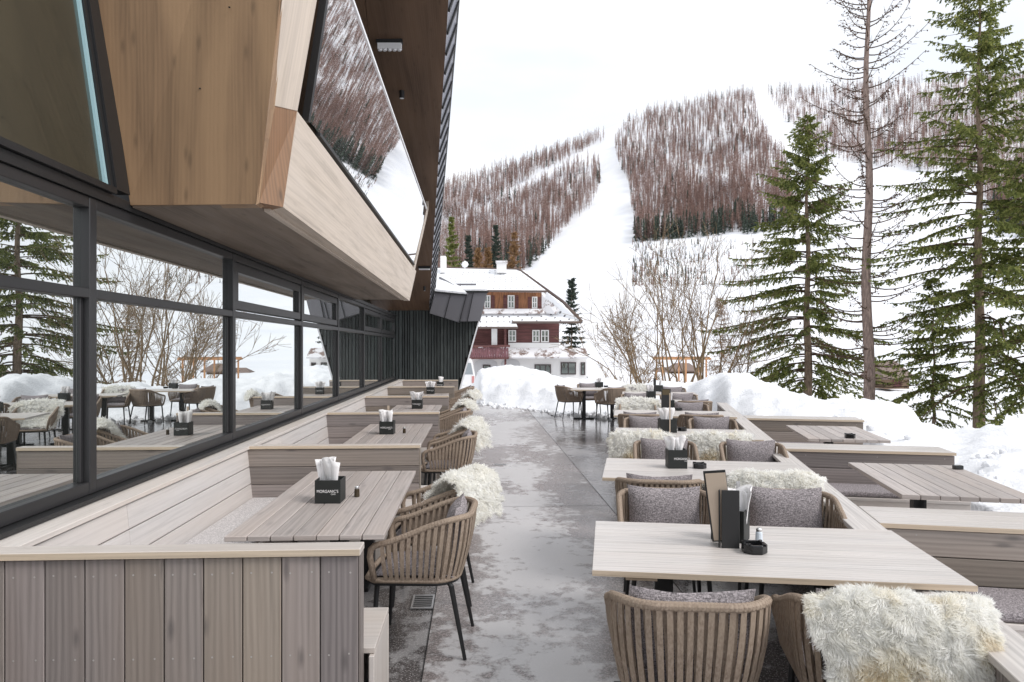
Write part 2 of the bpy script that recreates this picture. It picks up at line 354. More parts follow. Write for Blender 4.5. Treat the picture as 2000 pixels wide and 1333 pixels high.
# valley and hill, one heightfield out to the ridge and beyond
RIDGE = [(-800, 520), (700, 440), (870, 366), (1000, 322), (1160, 262), (1240, 228), (1300, 216), (1440, 186), (1600, 180), (1800, 162), (2000, 155), (2600, 120), (4200, 160)]
BASE = [(60, -1.1), (130, 0), (200, 8), (300, 24), (450, 56), (600, 97), (850, 222), (1100, 380)]
def ridge_z(px):
    y = np.interp(px, [r_[0] for r_ in RIDGE], [r_[1] for r_ in RIDGE]); return CH + (HOR - y) / F * 1100
def hill_z(X, Y):
    px = 1000 + F * X / max(Y, 1); k = ridge_z(px) / 380.0; r_ = Y
    b = float(np.interp(r_, [a[0] for a in BASE], [a[1] for a in BASE]))
    z = b * (1 + (k - 1) * smooth((r_ - 60) / 300))
    if r_ > 1100: z = 380 * k - (r_ - 1100) * .35
    z += (noise.noise((X * .012, Y * .012, 0)) * 9 + noise.noise((X * .04, Y * .04, 5)) * 2.0) * smooth((r_ - 120) / 400) * (1 - .6 * smooth((r_ - 900) / 200))
    return z
ts = np.linspace(-.75, 1.5, 260); rs = np.concatenate([np.linspace(64, 300, 36), np.linspace(310, 1160, 110), np.linspace(1200, 2200, 8)])
V = np.array([(t_ * r_, r_, hill_z(t_ * r_, r_) - (1.0 if r_ < 66 else 0)) for r_ in rs for t_ in ts]); nx = len(ts)
jj, ii = np.meshgrid(np.arange(len(rs) - 1), np.arange(nx - 1), indexing='ij'); q = (jj * nx + ii).ravel()
tag(fast_mesh('hill', V, np.stack([q, q + 1, q + nx + 1, q + nx], 1), M['hillsnow'], smooth=True), kind='structure')
b = MB(); b.box(-900, 900, -900, 66, -2.6, -2.5); tag(b.build('ground', M['snow']), kind='structure')
# paving
RL = frame(0, 0, A)
def uvq(u0, u1, v0, v1, z): return [RL @ Vector(p) for p in ((u0, v0, z), (u1, v0, z), (u1, v1, z), (u0, v1, z))]
b = MB(); b.poly([(-6, -3, 0), (1.1, -3, 0), (2.05, 4, 0), (3.9, 13.4, 0), (4.4, 19.5, 0), (1.5, 22, 0), (-4, 24, 0), (-7, 24, 0)][::1], (0, 0, -.25)); tag(b.build('paving', M['pave']), kind='structure')
b = MB(); b.poly(uvq(-.285, 1.47, -3, 22.5, .005)); b.m = 1
for vv in (3.2, 7.9, 12.6, 17.3): b.poly(uvq(-.285, 1.47, vv, vv + .006, .0065))
b.poly(uvq(-.290, -.284, -3, 22.5, .0075)); b.poly(uvq(1.4665, 1.4715, -3, 22.5, .0075))
tag(b.build('path', [M['path'], M['gap']]), kind='structure')
def grate(name, label, u, v, wd, ln, n):
    g = thing(name, label, 'drain', RL @ Vector((u, v, .006)), A)
    f = MB(); f.box(0, wd, 0, .012, 0, .008); f.box(0, wd, ln - .012, ln, 0, .008); f.box(0, .012, .012, ln - .012, 0, .008); f.box(wd - .012, wd, .012, ln - .012, 0, .008); f.build('frame', M['steel'], g)
    f = MB()
    for i in range(n): y_ = .02 + (ln - .04) * i / (n - 1); f.box(.012, wd - .012, y_ - .005, y_ + .005, 0, .007)
    f.build('bars', M['steel'], g); f = MB(); f.box(.01, wd - .01, .01, ln - .01, -.003, -.0005); f.build('pit', M['gap'], g)
grate('drain_grate', 'small square steel drain grate in the paving behind the nearest left chair', -.44, 4.82, .15, .26, 7)
grate('drain_slot', 'short narrow drain slot in the middle of the path', .26, 10.7, .2, .08, 3)

rr = np.random.default_rng(5); f = MB()
for k in range(260):
    px_ = rr.uniform(938, 1330) if k < 190 else rr.uniform(1400, 1960); toe = lerp_tab(BANK, px_, 1); Y_ = toe + rr.normal(-.05, .35) if k < 190 else toe + rr.uniform(.2, 3); X_ = (px_ - 1000) / F * Y_; r_ = rr.uniform(.012, .06) * (1 if rr.random() < .85 else 1.8)
    z_ = max(.0, snow_z(X_, Y_)) + r_ * .3; b0 = len(f.v); Rm = Matrix.Rotation(rr.uniform(0, 6), 3, 'Z') @ Matrix.Rotation(rr.uniform(0, 6), 3, 'X')
    if px_ > 1400 and X_ < par_x(Y_) + 1.9: continue
    ico = [(0, 0, 1), (.89, 0, .45), (.28, .85, .45), (-.72, .53, .45), (-.72, -.53, .45), (.28, -.85, .45), (.72, .53, -.45), (-.28, .85, -.45), (-.89, 0, -.45), (-.28, -.85, -.45), (.72, -.53, -.45), (0, 0, -1)]
    f.v += [Vector((X_, Y_, z_)) + (Rm @ Vector(p)) * r_ * rr.uniform(.75, 1.2) for p in ico]
    for t_ in ((0, 1, 2), (0, 2, 3), (0, 3, 4), (0, 4, 5), (0, 5, 1), (1, 6, 2), (2, 7, 3), (3, 8, 4), (4, 9, 5), (5, 10, 1), (6, 7, 2), (7, 8, 3), (8, 9, 4), (9, 10, 5), (10, 6, 1), (11, 7, 6), (11, 8, 7), (11, 9, 8), (11, 10, 9), (11, 6, 10)): f.face([b0 + q_ for q_ in t_])
tag(f.build('snow_crumbs', M['snow']), 'loose snow lumps along the foot of the snow banks', 'snow', kind='stuff')

# ------------------------------------------------------------------ the lodge (all parts in the facade's own frame: u out from the glass, v along it)
LG = thing('lodge_building', 'dark glazed lodge with projecting timber balcony box and slanted metal roof edge', 'building', (0, 0, 0), A)
UG = -2.2; MUL = [-1.6, 1.75, 4.17, 6.54, 9.06, 11.43, 14.03, 16.6, 19.35]
ZS, ZT, ZH = 1.0, 2.06, 2.57
for k in range(len(MUL) - 1):
    v0, v1 = MUL[k], MUL[k + 1]; f = MB(); h = .038
    f.box(UG - .03, UG + .037, v0 - h, v0 + h, .93, 2.60)                             # mullion
    f.box(UG - .03, UG + .034, v0 + h, v1 - h, .93, ZS); f.box(UG - .03, UG + .034, v0 + h, v1 - h, 2.54, 2.60)
    f.box(UG - .02, UG + .035, v0 + h, v1 - h, ZT - .028, ZT + .028)
    f.box(UG - .03, UG + .002, v0 + h, v0 + h + .03, ZS, ZT - .028); f.box(UG - .03, UG + .002, v1 - h - .03, v1 - h, ZS, ZT - .028)
    wn = f.build('window', M['metal'], LG, bevel=.004)
    f = MB(); f.box(UG - .03, UG - .01, v0, v1, ZS - .02, ZT); f.build('pane', M['glass'], wn)
    if k in (4 - 1, 4, 6, 7):
        s_ = MB(); a0, a1 = v0 + h + .02, v1 - h - .02; e = .085
        s_.box(UG - .02, UG + .027, a0, a1, ZT + .045, ZT + .045 + e); s_.box(UG - .02, UG + .027, a0, a1, 2.53 - e, 2.53); s_.box(UG - .02, UG + .027, a0, a0 + e, ZT + .045 + e, 2.53 - e); s_.box(UG - .02, UG + .027, a1 - e, a1, ZT + .045 + e, 2.53 - e)
        sh = s_.build('sash', M['metal'], wn, bevel=.004)
        f = MB(); f.box(UG - .03, UG - .01, v0, v1, ZT, 2.6); f.build('pane', M['glass'], wn)
    else:
        f = MB(); f.box(UG - .03, UG - .01, v0, v1, ZT, 2.6); f.build('pane', M['glass'], wn)
f = MB(); f.box(UG - .06, UG + .10, -1.6, 19.5, .905, .928); f.box(UG - .05, UG + .075, -1.6, 19.5, .80, .904); f.build('window_sill', M['black'], LG)
f = MB(); f.box(UG - .1, UG + .05, -1.6, 19.5, 2.603, 2.66); f.box(UG - .1, UG + .075, -1.6, 4.36, 2.664, 2.70); f.build('header_beam', M['black'], LG)
f = MB(); f.box(UG - .3, UG - .05, -1.6, 20, -.1, .8); f.build('plinth', M['gap'], LG)
# leaning upper glazing left of the balcony box, and its slanted frame
def lean(z): return UG + .02 - .165 * (z - 2.66)
f = MB(); f.poly([(lean(2.70), -1.6, 2.70), (lean(2.70), 4.38, 2.70), (lean(7), 4.60, 7), (lean(7), -1.6, 7)], (-.03, 0, 0)); f.build('upper_glazing', M['glass_dk'], LG)
f = MB()
def strut(b, p, q, wu, wv): b.poly([Vector(p), Vector(p) + Vector((0, wv, 0)), Vector(q) + Vector((0, wv, 0)), Vector(q)], (-wu, 0, 0))
strut(f, (lean(2.70) + .03, 4.355, 2.70), (lean(7) + .03, 4.56, 7), .06, .035); strut(f, (lean(2.70) + .045, 4.395, 2.70), (lean(7) + .045, 4.60, 7), .14, .16); f.poly([(-2.9, 4.73, 2.66), (-1.95, 4.73, 2.66), (-2.35, 4.73, 7), (-3.6, 4.73, 7)], (0, .02, 0)); f.build('slanted_frame', M['black'], LG)
f = MB(); strut(f, (lean(2.70) + .018, 4.325, 2.70), (lean(7) + .018, 4.53, 7), .02, .025); f.build('edge_strip', mat('pale_blue_seal', (.32, .48, .52), .2), LG)
# balcony box: big brown front panel, pale corner post, brown block, fascia, soffit
f = MB(); a = [PL(255, 401, 4.46), PL(503, 399, 4.33), PL(646, -900, 4.3), PL(12, -900, 4.42)]
# the front panel is three wide boards of a glued fir panel
f.poly(a, (-.02, .12, 0), ux=(0, 0, 1)); f.build('front_panel', M['fir'], LG)
f = MB(); f.m = 0
for (fx, fz) in ((.2, .3), (.72, .3), (.5, .72), (.15, 1.15), (.78, 1.2), (.5, 1.6)):
    p = a[0].lerp(a[1], fx); p = Vector((p.x - .08 * fz + .1, p.y - .004, 2.62 + fz)); f.lathe([(.006, 0), (.006, .006)], 8, p)
f.build('screw', M['gap'], LG)
f = MB(); f.poly([PL(500, 401, 4.325), PL(506, 397, 4.335), PL(530, 205, 4.43), PL(554, 0, 4.35), PL(655, -900, 4.3), PL(646, -900, 4.29), PL(546, 0, 4.31), PL(524, 205, 4.35)], (0, .1, 0)); f.build('corner_edge', M['fir'], LG)
f = MB(); f.poly([PL(506, 396, 4.34), PL(553, 405, 4.48), PL(580, 217, 4.75), PL(529, 205, 4.45)], (-.12, .12, 0), ux=(0, 0, 1)); f.build('corner_block', M['fir_red'], LG)
f = MB(); f.poly([PL(529, 205, 4.44), PL(581, 217, 4.75), PL(619, 0, 4.72), PL(776, -900, 4.7), PL(655, -900, 4.3), PL(551, 0, 4.33)], (-.12, .12, 0), ux=(0, 0, 1)); f.build('corner_post', M['fir_pale'], LG)
f = MB(); f.poly([PL(553, 405, 4.49), PL(800, 588, 13.25), PL(813, 530, 14.4), PL(581, 218, 4.78)], (-.10, 0, 0)); f.build('fascia', M['fir_pale'], LG)
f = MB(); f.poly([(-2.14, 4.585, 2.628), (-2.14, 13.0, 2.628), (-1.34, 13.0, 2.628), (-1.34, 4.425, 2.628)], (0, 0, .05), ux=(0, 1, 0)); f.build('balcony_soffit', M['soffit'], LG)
f = MB(); f.box(-1.337, -1.30, 4.6, 12.9, 2.615, 2.66); f.build('light_channel', M['fir_pale'], LG)
f = MB(); f.box(-1.30, -1.26, 4.55, 13.0, 2.70, 2.74); f.box(UG - .6, -1.31, 4.75, 13.1, 2.745, 2.80); f.build('balcony_deck', M['gap'], LG)
gl = [(-1.205, 5.24, 3.40), (-1.205, 13.9, 3.40), (-.965, 14.02, 4.46), (-.965, 4.92, 4.46)]
f = MB(); f.poly(gl, (-.022, 0, .004)); gg = f.build('glass_parapet', M['glass2'], LG)
f = MB(); f.poly([(-.955, 5.0, 4.455), (-.955, 14.04, 4.455), (-.955, 14.04, 4.485), (-.955, 5.0, 4.485)], (-.04, 0, 0)); f.build('top_rail', M['frost'], gg)
f = MB(); f.poly([(-1.19, 5.55, 3.375), (-1.19, 14.0, 3.375), (-1.19, 14.0, 3.405), (-1.19, 5.55, 3.405)], (-.04, 0, 0))
f.poly([(-1.20, 5.20, 3.38), (-1.20, 5.25, 3.38), (-.95, 4.93, 4.46), (-.95, 4.87, 4.46)], (-.05, 0, 0)); f.build('edge_frame', M['black'], gg)
f = MB(); f.poly([(-1.21, 14.0, 3.3), (-1.21, 14.25, 3.3), PL(857, 322, 14.6), PL(851, 330, 14.2)], (-.06, 0, 0)); f.build('end_post', M['fir_pale'], LG)
# rooms behind the balcony
f = MB(); f.box(-3.2, -2.9, 4.6, 20, 2.8, 8); f.build('balcony_window_wall', M['glass_dk'], LG)
f = MB()
for vv in (5.1, 6.0, 6.2, 7.6, 9.0, 11, 13): f.box(-2.9, -2.82, vv, vv + .08, 2.8, 8)
for zz in (3.6, 5.1): f.box(-2.9, -2.84, 4.6, 14, zz, zz + .08)
f.build('balcony_window_frame', M['black'], LG)
# sloping roof over it all
Aw, Bw = PX(838, 607, 20.4), PX(876, 0, 9); B2 = Aw + (Bw - Aw) * 1.5
La, Lb = toL(Aw), toL(B2)
f = MB(); n_ = 5
for i in range(n_):
    u0 = -5.2 * i / n_; u1 = -5.2 * (i + 1) / n_ + .006
    f.poly([La + Vector((u0, 0, 0)), La + Vector((u1, 0, 0)), Lb + Vector((u1, 0, 0)), Lb + Vector((u0, 0, 0))], (0, .05, .18), ux=(0, -1, .28))
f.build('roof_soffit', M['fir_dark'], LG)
o_ = Vector((.15, 0, .42)); sl = (Lb - La).normalized()
f = MB(); f.poly([La, Lb, Lb + o_, La + o_], (-.08, .02, .1)); m = mat('zinc_sheet', (.34, .35, .40), .34, .6); t = NT(m); t.rough(t.ramp(t.noise(t.coord('Object'), 3, 4), [(.3, .3), (.7, .5)])); M['zinc'] = m
f.build('roof_verge', M['zinc'], LG)
f = MB(); L_ = (Lb - La).length; k = 0
while k * .42 < L_:
    p = La + sl * (k * .42) + Vector((.004, 0, 0)); f.poly([p, p + sl * .06, p + sl * .06 + o_ * .98, p + o_ * .98], (.022, 0, -.006)); k += 1; f.build('standing_seam', M['slate'] if 'slate' in M else M['black'], LG); f = MB()
f = MB(); f.poly([La + o_, Lb + o_, Lb + o_ + Vector((.03, 0, .05)), La + o_ + Vector((.03, 0, .05))], (-.2, 0, .05)); f.build('verge_cap', M['black'], LG)
# dark batten wall that closes the terrace
WY = 20.4; f = MB(); wl = [PL(755, 596, WY), PL(938, 596, WY), PL(934, 628, WY), PL(884, 806, WY), PL(755, 806, WY)]
M['char'] = m = mat('charcoal_batten', (.030, .036, .035), .7); t = NT(m); t.col(t.mix(1, t.ramp(t.noise(t.coord('Object', (8, 8, .7)), 4, 4), [(.3, (.026, .031, .031)), (.7, (.060, .070, .068))]), t.ramp(t.rnd(), [(0, .7), (1, 1.35)]), 'MULTIPLY'))
f.poly(wl, (0, .5, 0)); ew = f.build('end_wall', M['gap'], LG)
f = MB(); u = wl[0].x + .02; zt = wl[0].z
def edge_u(z): return wl[3].x + (wl[2].x - wl[3].x) * (z - wl[3].z) / (wl[2].z - wl[3].z)
while u < wl[2].x - .03:
    wd = random.choice((.045, .06, .075)); z0 = 0
    if u + wd > edge_u(0): z0 = wl[3].z + (u + wd - wl[3].x) * (wl[2].z - wl[3].z) / (wl[2].x - wl[3].x)
    yv = wl[0].y + (wl[1].y - wl[0].y) * (u - wl[0].x) / (wl[1].x - wl[0].x)
    f.box(u, u + wd, yv - .04, yv - .004, z0, zt, ax=2); u += wd + .022
f.build('batten_cladding', M['char'], ew)
f = MB(); f.poly([wl[2] + Vector((.0, -.06, 0)), wl[2] + Vector((.04, -.06, 0)), wl[3] + Vector((.04, -.06, 0)), wl[3] + Vector((0, -.06, 0))], (0, .3, 0)); f.build('edge_trim', M['frost'], ew)
# grey sheet-metal roof corner with snow on it
M['slate'] = m = mat('grey_sheet_metal', (.17, .17, .18), .42, .5); t = NT(m); t.col(t.mix(1, (.185, .18, .195), t.ramp(t.rnd(), [(0, .8), (1, 1.25)]), 'MULTIPLY'))
f = MB(); Y1, Y2 = 19.6, 20.0
f.poly([PL(850, 572, Y1), PL(880, 575, Y1), PL(868, 621, Y1), PL(839, 612, Y1)], (0, .3, 0)); f.poly([PL(880.6, 575, Y1), PL(911, 578, Y1), PL(896.5, 630, Y1), PL(868.6, 621, Y1)], (0, .3, 0))
f.poly([PL(911.5, 571, Y2), PL(925, 571, Y2), PL(913, 628, Y2), PL(899, 628, Y2)], (0, .3, 0)); f.poly([PL(925.5, 571, Y2), PL(952, 571, Y2), PL(938, 627, Y2), PL(913.5, 628, Y2)], (0, .3, 0))
rc = f.build('roof_corner', M['slate'], LG)
f = MB()
for (x0, y0, x1, y1, Y) in ((880, 574, 868, 622, Y1), (911, 577, 897, 630, Y1), (925, 570, 913, 628, Y2)): f.poly([PL(x0 - .7, y0, Y - .03), PL(x0 + .7, y0, Y - .03), PL(x1 + .7, y1, Y - .03), PL(x1 - .7, y1, Y - .03)], (0, .03, 0))
f.poly([PL(848, 569, Y1 - .05), PL(912, 575, Y1 - .05), PL(912, 578, Y1 - .05), PL(848, 572.5, Y1 - .05)], (0, .12, 0)); f.poly([PL(908, 568, Y2 - .05), PL(954, 568.5, Y2 - .05), PL(954, 572, Y2 - .05), PL(908, 572, Y2 - .05)], (0, .12, 0)); f.build('seam', M['black'], rc)
f = MB(); f.poly([PL(849, 569, Y1), PL(911, 575, Y1), PL(890, 556, 22.5), PL(866, 541, 23), PL(855, 541, 23)], (0, 0, .05)); f.poly([PL(905, 568, Y2), PL(952, 568.5, Y2), PL(945, 561, 22.6), PL(903, 560, 22.4)], (0, 0, .04)); f.build('roof_snow', M['snow'], rc)
f = MB(); f.tube([PL(859, 543, 22), PL(874, 551, 21.5), PL(905, 570, 20.1), PL(912, 575, 19.7)], .035, 6); f.tube([PL(888, 556, 21.5), PL(930, 556, 21.5)], .03, 6); f.build('roof_ridge', M['slate'], rc)
# lamps fixed under the roof
def under(px, py): return (1 + 0) and ((Aw.z + 20.4 * k_ - CH) / ((HOR - py) / F + k_))
k_ = (Bw.z - Aw.z) / (20.4 - 9)
def lampbox(px, py, wd, label, n=5, h=.08):
    Y = under(px, py); p = PX(px, py, Y) - Vector((0, 0, .05)); o = thing('ceiling_light', label, 'ceiling light', p, 0)
    f = MB(); f.box(-wd / 2 - .01, wd / 2 + .01, -.035, .05, -.0, .09); f.build('housing', M['black'], o)
    f = MB(); f.box(-wd / 2 + .005, wd / 2 - .005, -.028, .04, -h, -.001); f.build('diffuser', M['frost'], o)
    if n:
        f = MB()
        for i in range(n): x_ = -wd / 2 + wd * (i + .5) / n; f.lathe([(.024, -h - .02), (.028, -h - .001)], 12, (x_, 0, 0))
        f.build('lens', M['frost'], o)
lampbox(761, 78, .33, 'white ribbed light bar with black top under the brown roof soffit')
lampbox(829, 521, .27, 'thin pale light strip deep under the roof near the dark wall', 0, .03)
def spot(px, py, label, r=.038):
    Y = under(px, py); p = PX(px, py, Y); o = thing('spotlight', label, 'spotlight', p, 0)
    f = MB(); f.lathe([(r, -.11), (r, .03), (.01, .031), (.01, .09)], 20); f.build('body', M['black'], o, smooth=False)
    f = MB(); f.lathe([(r * .8, -.114), (r * .8, -.111)], 20); f.build('lens', M['frost'], o)
spot(785, 178, 'black cylinder spotlight hanging under the brown roof soffit')
spot(829, 560, 'tiny spotlight in the shaded roof corner above the dark wall', .03)

# ------------------------------------------------------------------ left booths: window bench and partitions
ZC = .90
WB = thing('window_bench', 'long pale board bench with leaning backrest running under the window wall', 'bench', (0, 0, 0), A)
DV = [3.09 + 3.27 * i for i in range(6)]; DV[0] = 3.10
f = MB(); v = 3.18
while v < 19.8:
    ln = min(random.uniform(3.2, 4.0), 19.8 - v); f.box(-2.14, -1.965, v + .001, v + ln - .001, ZC - .028, ZC, ax=1); v += ln
f.build('cap', M['board_cap'], WB, bevel=.003)
f = MB()
sh = lambda z: (ZC - .03 - z) * .10
for r_ in range(3):
    z1 = ZC - .038 - r_ * .147; z0 = z1 - .1385; v = 3.18
    for nxt in ([4.18, 7.4, 10.6, 13.9, 17.2, 19.8]):
        f.box(-2.01, -1.985, v + .003, nxt - .0015, z0, z1, ax=1, T=lambda p: Vector((p.x + sh(p.z), p.y, p.z))); v = nxt
f.build('backrest', M['board_back_lit'], WB, bevel=.002)
f = MB(); f.box(-2.08, -2.035, 3.24, 19.8, .40, .86); f.box(-2.05, -1.96, 3.24, 19.8, .0, .40); f.box(-1.5, -1.47, 3.24, 19.8, .02, .40); f.build('base', M['board'], WB)
f = MB()
for i in range(5):
    f.box(-1.945, -1.46, DV[i] + .12, DV[i + 1] - .03, .405, .43, ax=1)
f.build('seat', M['board_cap'], WB, bevel=.003)
f = MB()
for i in range(5): f.box(-1.93, -1.48, DV[i] + .16, DV[i + 1] - .07, .432, .465)
f.build('seat_pad', M['fabric_pale'], WB, bevel=.012, seg=2)
ordn = ['nearest', 'second', 'third', 'fourth', 'fifth', 'sixth']
UR = -.49
for i, v in enumerate(DV):
    lab = 'tall partition of upright grey-brown boards filling the lower left corner' if i == 0 else '%s booth partition of horizontal grey boards along the window wall%s' % (ordn[i], ', last before the dark wall' if i == 5 else '')
    D = thing('booth_partition', lab, 'partition', (RL @ Vector((0, v, 0))), A, 'board partitions between the window booths')
    f = MB(); f.box((-3.7 if i == 0 else -1.96), UR, -.04 if i == 0 else -.03, .075, ZC - .027, ZC + .002, ax=0); f.build('cap', M['board_cap'], D, bevel=.003)
    f = MB(); f.box((-3.7 if i == 0 else -1.97), UR - .002, -.043 if i == 0 else -.033, -.0405 if i == 0 else -.0305, ZC - .026, ZC + .0, ax=0); f.build('cap_edge', M['edge'], D)
    if i == 0:
        f = MB(); u = UR - .012; pw = .162; nd = MB()
        f2 = []
        while u > -3.7:
            f.box(u - pw + .005, u, -.022, .003, -.3, ZC - .033, ax=2)
            for zz in (.80, .46, .12):
                for uu in (u - .035, u - pw + .04): nd.lathe([(.0042, 0), (.0030, .0018)], 8); 
            u -= pw
        # screw heads as small discs on the board faces
        nd = MB(); u = UR - .012
        while u > -3.7:
            for zz in (.80, .45, .1):
                for uu in (u - .035 + random.uniform(-.004, .004), u - pw + .04):
                    c0 = Vector((uu, -.0225, zz + random.uniform(-.003, .003))); bb = len(nd.v)
                    nd.v += [c0 + Vector((.0042 * math.cos(q_), -.0012, .0042 * math.sin(q_))) for q_ in np.linspace(0, 2 * math.pi, 9)[:-1]]; nd.face(list(range(bb, bb + 8)))
            u -= pw
        f.build('boarding', M['board'], D, bevel=.003); nd.build('screw', M['screw'], D)
        f = MB(); f.box(-3.7, UR - .03, .004, .06, -.3, ZC - .04); f.box(UR - .009, UR - .002, -.02, .07, -.3, ZC - .03, ax=2); f.build('core', M['board'], D)
    else:
        f = MB()
        for r_ in range(6):
            z1 = ZC - .033 - r_ * .152; f.box(-1.99, UR - .012, -.022, .0, max(0, z1 - .147), z1, ax=0)
        f.build('boarding', M['board'], D, bevel=.003)
        f = MB(); f.box(-1.99, UR - .02, .001, .05, 0, ZC - .035); f.box(UR - .010, UR - .001, -.02, .06, 0, ZC - .03, ax=2); f.build('core', M['board'], D)
    if i < 5:
        f = MB(); f.box(-1.44, UR + .045, .085, .58, .405, .432, ax=0); f.box(-1.44, UR + .045, .56, .585, .0, .40); f.box(UR + .02, UR + .044, .062, .559, -.05, .403, ax=2); f.build('seat', M['board_cap'], D, bevel=.003)
        f = MB(); f.box(-1.42, UR - .30, .09, .56, .434, .465); f.build('seat_pad', M['fabric_pale'], D, bevel=.012, seg=2)
    if i > 0:
        f = MB(); f.box(-1.44, UR - .01, -.52, -.04, .405, .432, ax=0); f.box(-1.44, UR - .01, -.51, -.49, 0, .40); f.build('front_seat', M['board_cap'], D, bevel=.003)

# ------------------------------------------------------------------ right: parapet, outer booths
B = math.atan((1285 - 1000) / F); PR = thing('parapet', 'long low wall with wide pale cap between the right tables and the outer booths', 'low wall', (2.24, 4.56, 0), -B)
f = MB(); v = -3.9
while v < 9.3:
    ln = min(3.3, 9.45 - v); f.box(-.185, 0, v + .001, v + ln - .001, .685, .715, ax=1); v += ln
f.build('cap', M['table_lit'], PR, bevel=.003)
f = MB(); v = -3.9
while v < 9.4: f.box(-.16, -.14, v + .003, v + .107, -.1, .683, ax=2); v += .11
f.box(-.138, -.03, -3.9, 9.44, -.1, .68); f.build('boarding', M['board'], PR)
f = MB(); f.box(-.16, -.01, 9.441, 9.46, -.1, .683, ax=2); f.build('end_board', M['board'], PR)
# outer booths
def outer(v0, length, label, first=False):
    D = thing('outer_booth', label, 'booth bench', PR.matrix_basis @ Vector((0, v0, 0)) if False else (Matrix.Translation((2.24, 4.56, 0)) @ Matrix.Rotation(-B, 4, 'Z')) @ Vector((.004, v0, 0)), -B, 'outer booth benches beyond the low wall')
    f = MB(); f.box(0, length, 0, .155, .688, .717, ax=0); f.box(0, length, .159, .315, .688, .717, ax=0); f.box(0, length, .319, .47, .688, .717, ax=0); f.build('cap', M['table_lit'], D, bevel=.003)
    f = MB(); f.box(0, length, -.003, -.0005, .689, .716, ax=0); f.build('cap_edge', M['edge'], D)
    f = MB(); nd = MB()
    for r_ in range(5):
        z1 = .683 - r_ * .158; f.box(.01, length - .01, .012, .035, z1 - .152, z1, ax=0)
        for xx in (.2, length * .55, length - .1):
            for zz in (z1 - .03, z1 - .12):
                bb = len(nd.v); nd.v += [Vector((xx + .0045 * math.cos(q_), .0105, zz + .0045 * math.sin(q_))) for q_ in np.linspace(0, 2 * math.pi, 9)[:-1]]; nd.face(list(range(bb, bb + 8)))
    f.build('boarding', M['board'], D, bevel=.003); nd.build('screw', M['screw'], D)
    f = MB(); f.box(.01, length - .015, .036, .44, -.2, .68); f.build('core', M['board'], D)
    f = MB(); f.box(.02, length - .05, -.47, .008, .30, .33, ax=0); f.box(.02, length - .05, -.46, -.44, -.2, .299); f.box(.02, length - .05, .472, .95, .30, .33, ax=0); f.box(.02, length - .05, .92, .94, -.2, .299); f.build('seat', M['board_cap'], D, bevel=.003)
    f = MB(); f.box(.04, length * .72, -.46, -.02, .332, .385); f.build('seat_pad', M['fabric'], D, bevel=.02, seg=3)
    return D
outer(-.32, 1.75, 'nearest outer booth bench with wide pale cap at the right edge')
outer(2.90, 1.60, 'middle outer booth bench backed by dark boards beyond the low wall')
outer(6.20, 1.62, 'farthest outer booth bench against the snow bank beyond the low wall')
def outer_table(v0, v1, u0, u1, label):
    fr = Matrix.Translation((2.24, 4.56, 0)) @ Matrix.Rotation(-B, 4, 'Z'); D = thing('outer_table', label, 'table', fr @ Vector((u0, v0, 0)), -B, 'outer booth tables')
    f = MB(); n = 7; W_ = (u1 - u0) / n
    for i in range(n): f.box(i * W_, (i + 1) * W_ - .006, 0, v1 - v0, .655, .69, ax=1)
    f.build('tabletop', M['table'], D, bevel=.003)
    f = MB(); f.box((u1 - u0) / 2 - .03, (u1 - u0) / 2 + .03, 1.0, 1.06, 0, .65); f.build('leg', M['black'], D); f = MB(); f.box((u1 - u0) / 2 - .05, (u1 - u0) / 2 + .05, v1 - v0 - .5, v1 - v0 - .4, -.2, .65); f.build('leg', M['black'], D)
outer_table(.75, 2.25, .45, 1.35, 'plank table of the nearer outer booth running back from the right edge')
outer_table(4.05, 5.55, .45, 1.35, 'farther plank outer table carrying a single black ashtray')
# ------------------------------------------------------------------ tables
def left_table(v0, v1, u0, u1, label):
    D = thing('booth_table', label, 'table', RL @ Vector((u0, v0, 0)), A, 'plank tables of the window booths')
    f = MB(); n = 7; W_ = (u1 - u0) / n
    for i in range(n): f.box(i * W_ + .002, (i + 1) * W_ - .004, 0, v1 - v0, .722, .75, ax=1)
    f.build('tabletop', M['table'], D, bevel=.003)
    f = MB(); f.box(.05, u1 - u0 - .05, .25, .33, .70, .7215); f.box(.05, u1 - u0 - .05, v1 - v0 - .33, v1 - v0 - .25, .70, .7215); f.build('cross_bar', M['black'], D)
    for vv in (.45, v1 - v0 - .45):
        f = MB(); c = (u1 - u0) / 2 + .1; f.box(c - .05, c + .05, vv - .05, vv + .05, .03, .70); f.box(c - .26, c + .26, vv - .04, vv + .04, .0, .03); f.box(c - .04, c + .04, vv - .26, vv - .0405, .0, .028); f.box(c - .04, c + .04, vv + .0405, vv + .26, 0, .028); f.build('pedestal', M['black'], D, bevel=.004)
LT = [(3.78 + .1, 5.90, -1.34, -.49), (7.45, 9.57, -1.40, -.575), (10.75, 12.75, -1.40, -.60), (14.1, 16.0, -1.4, -.60), (17.3, 18.9, -1.4, -.62)]
for i, q_ in enumerate(LT): left_table(*q_, 'seven-plank wooden table in the %s window booth' % ordn[i])
TB = math.atan(.162)
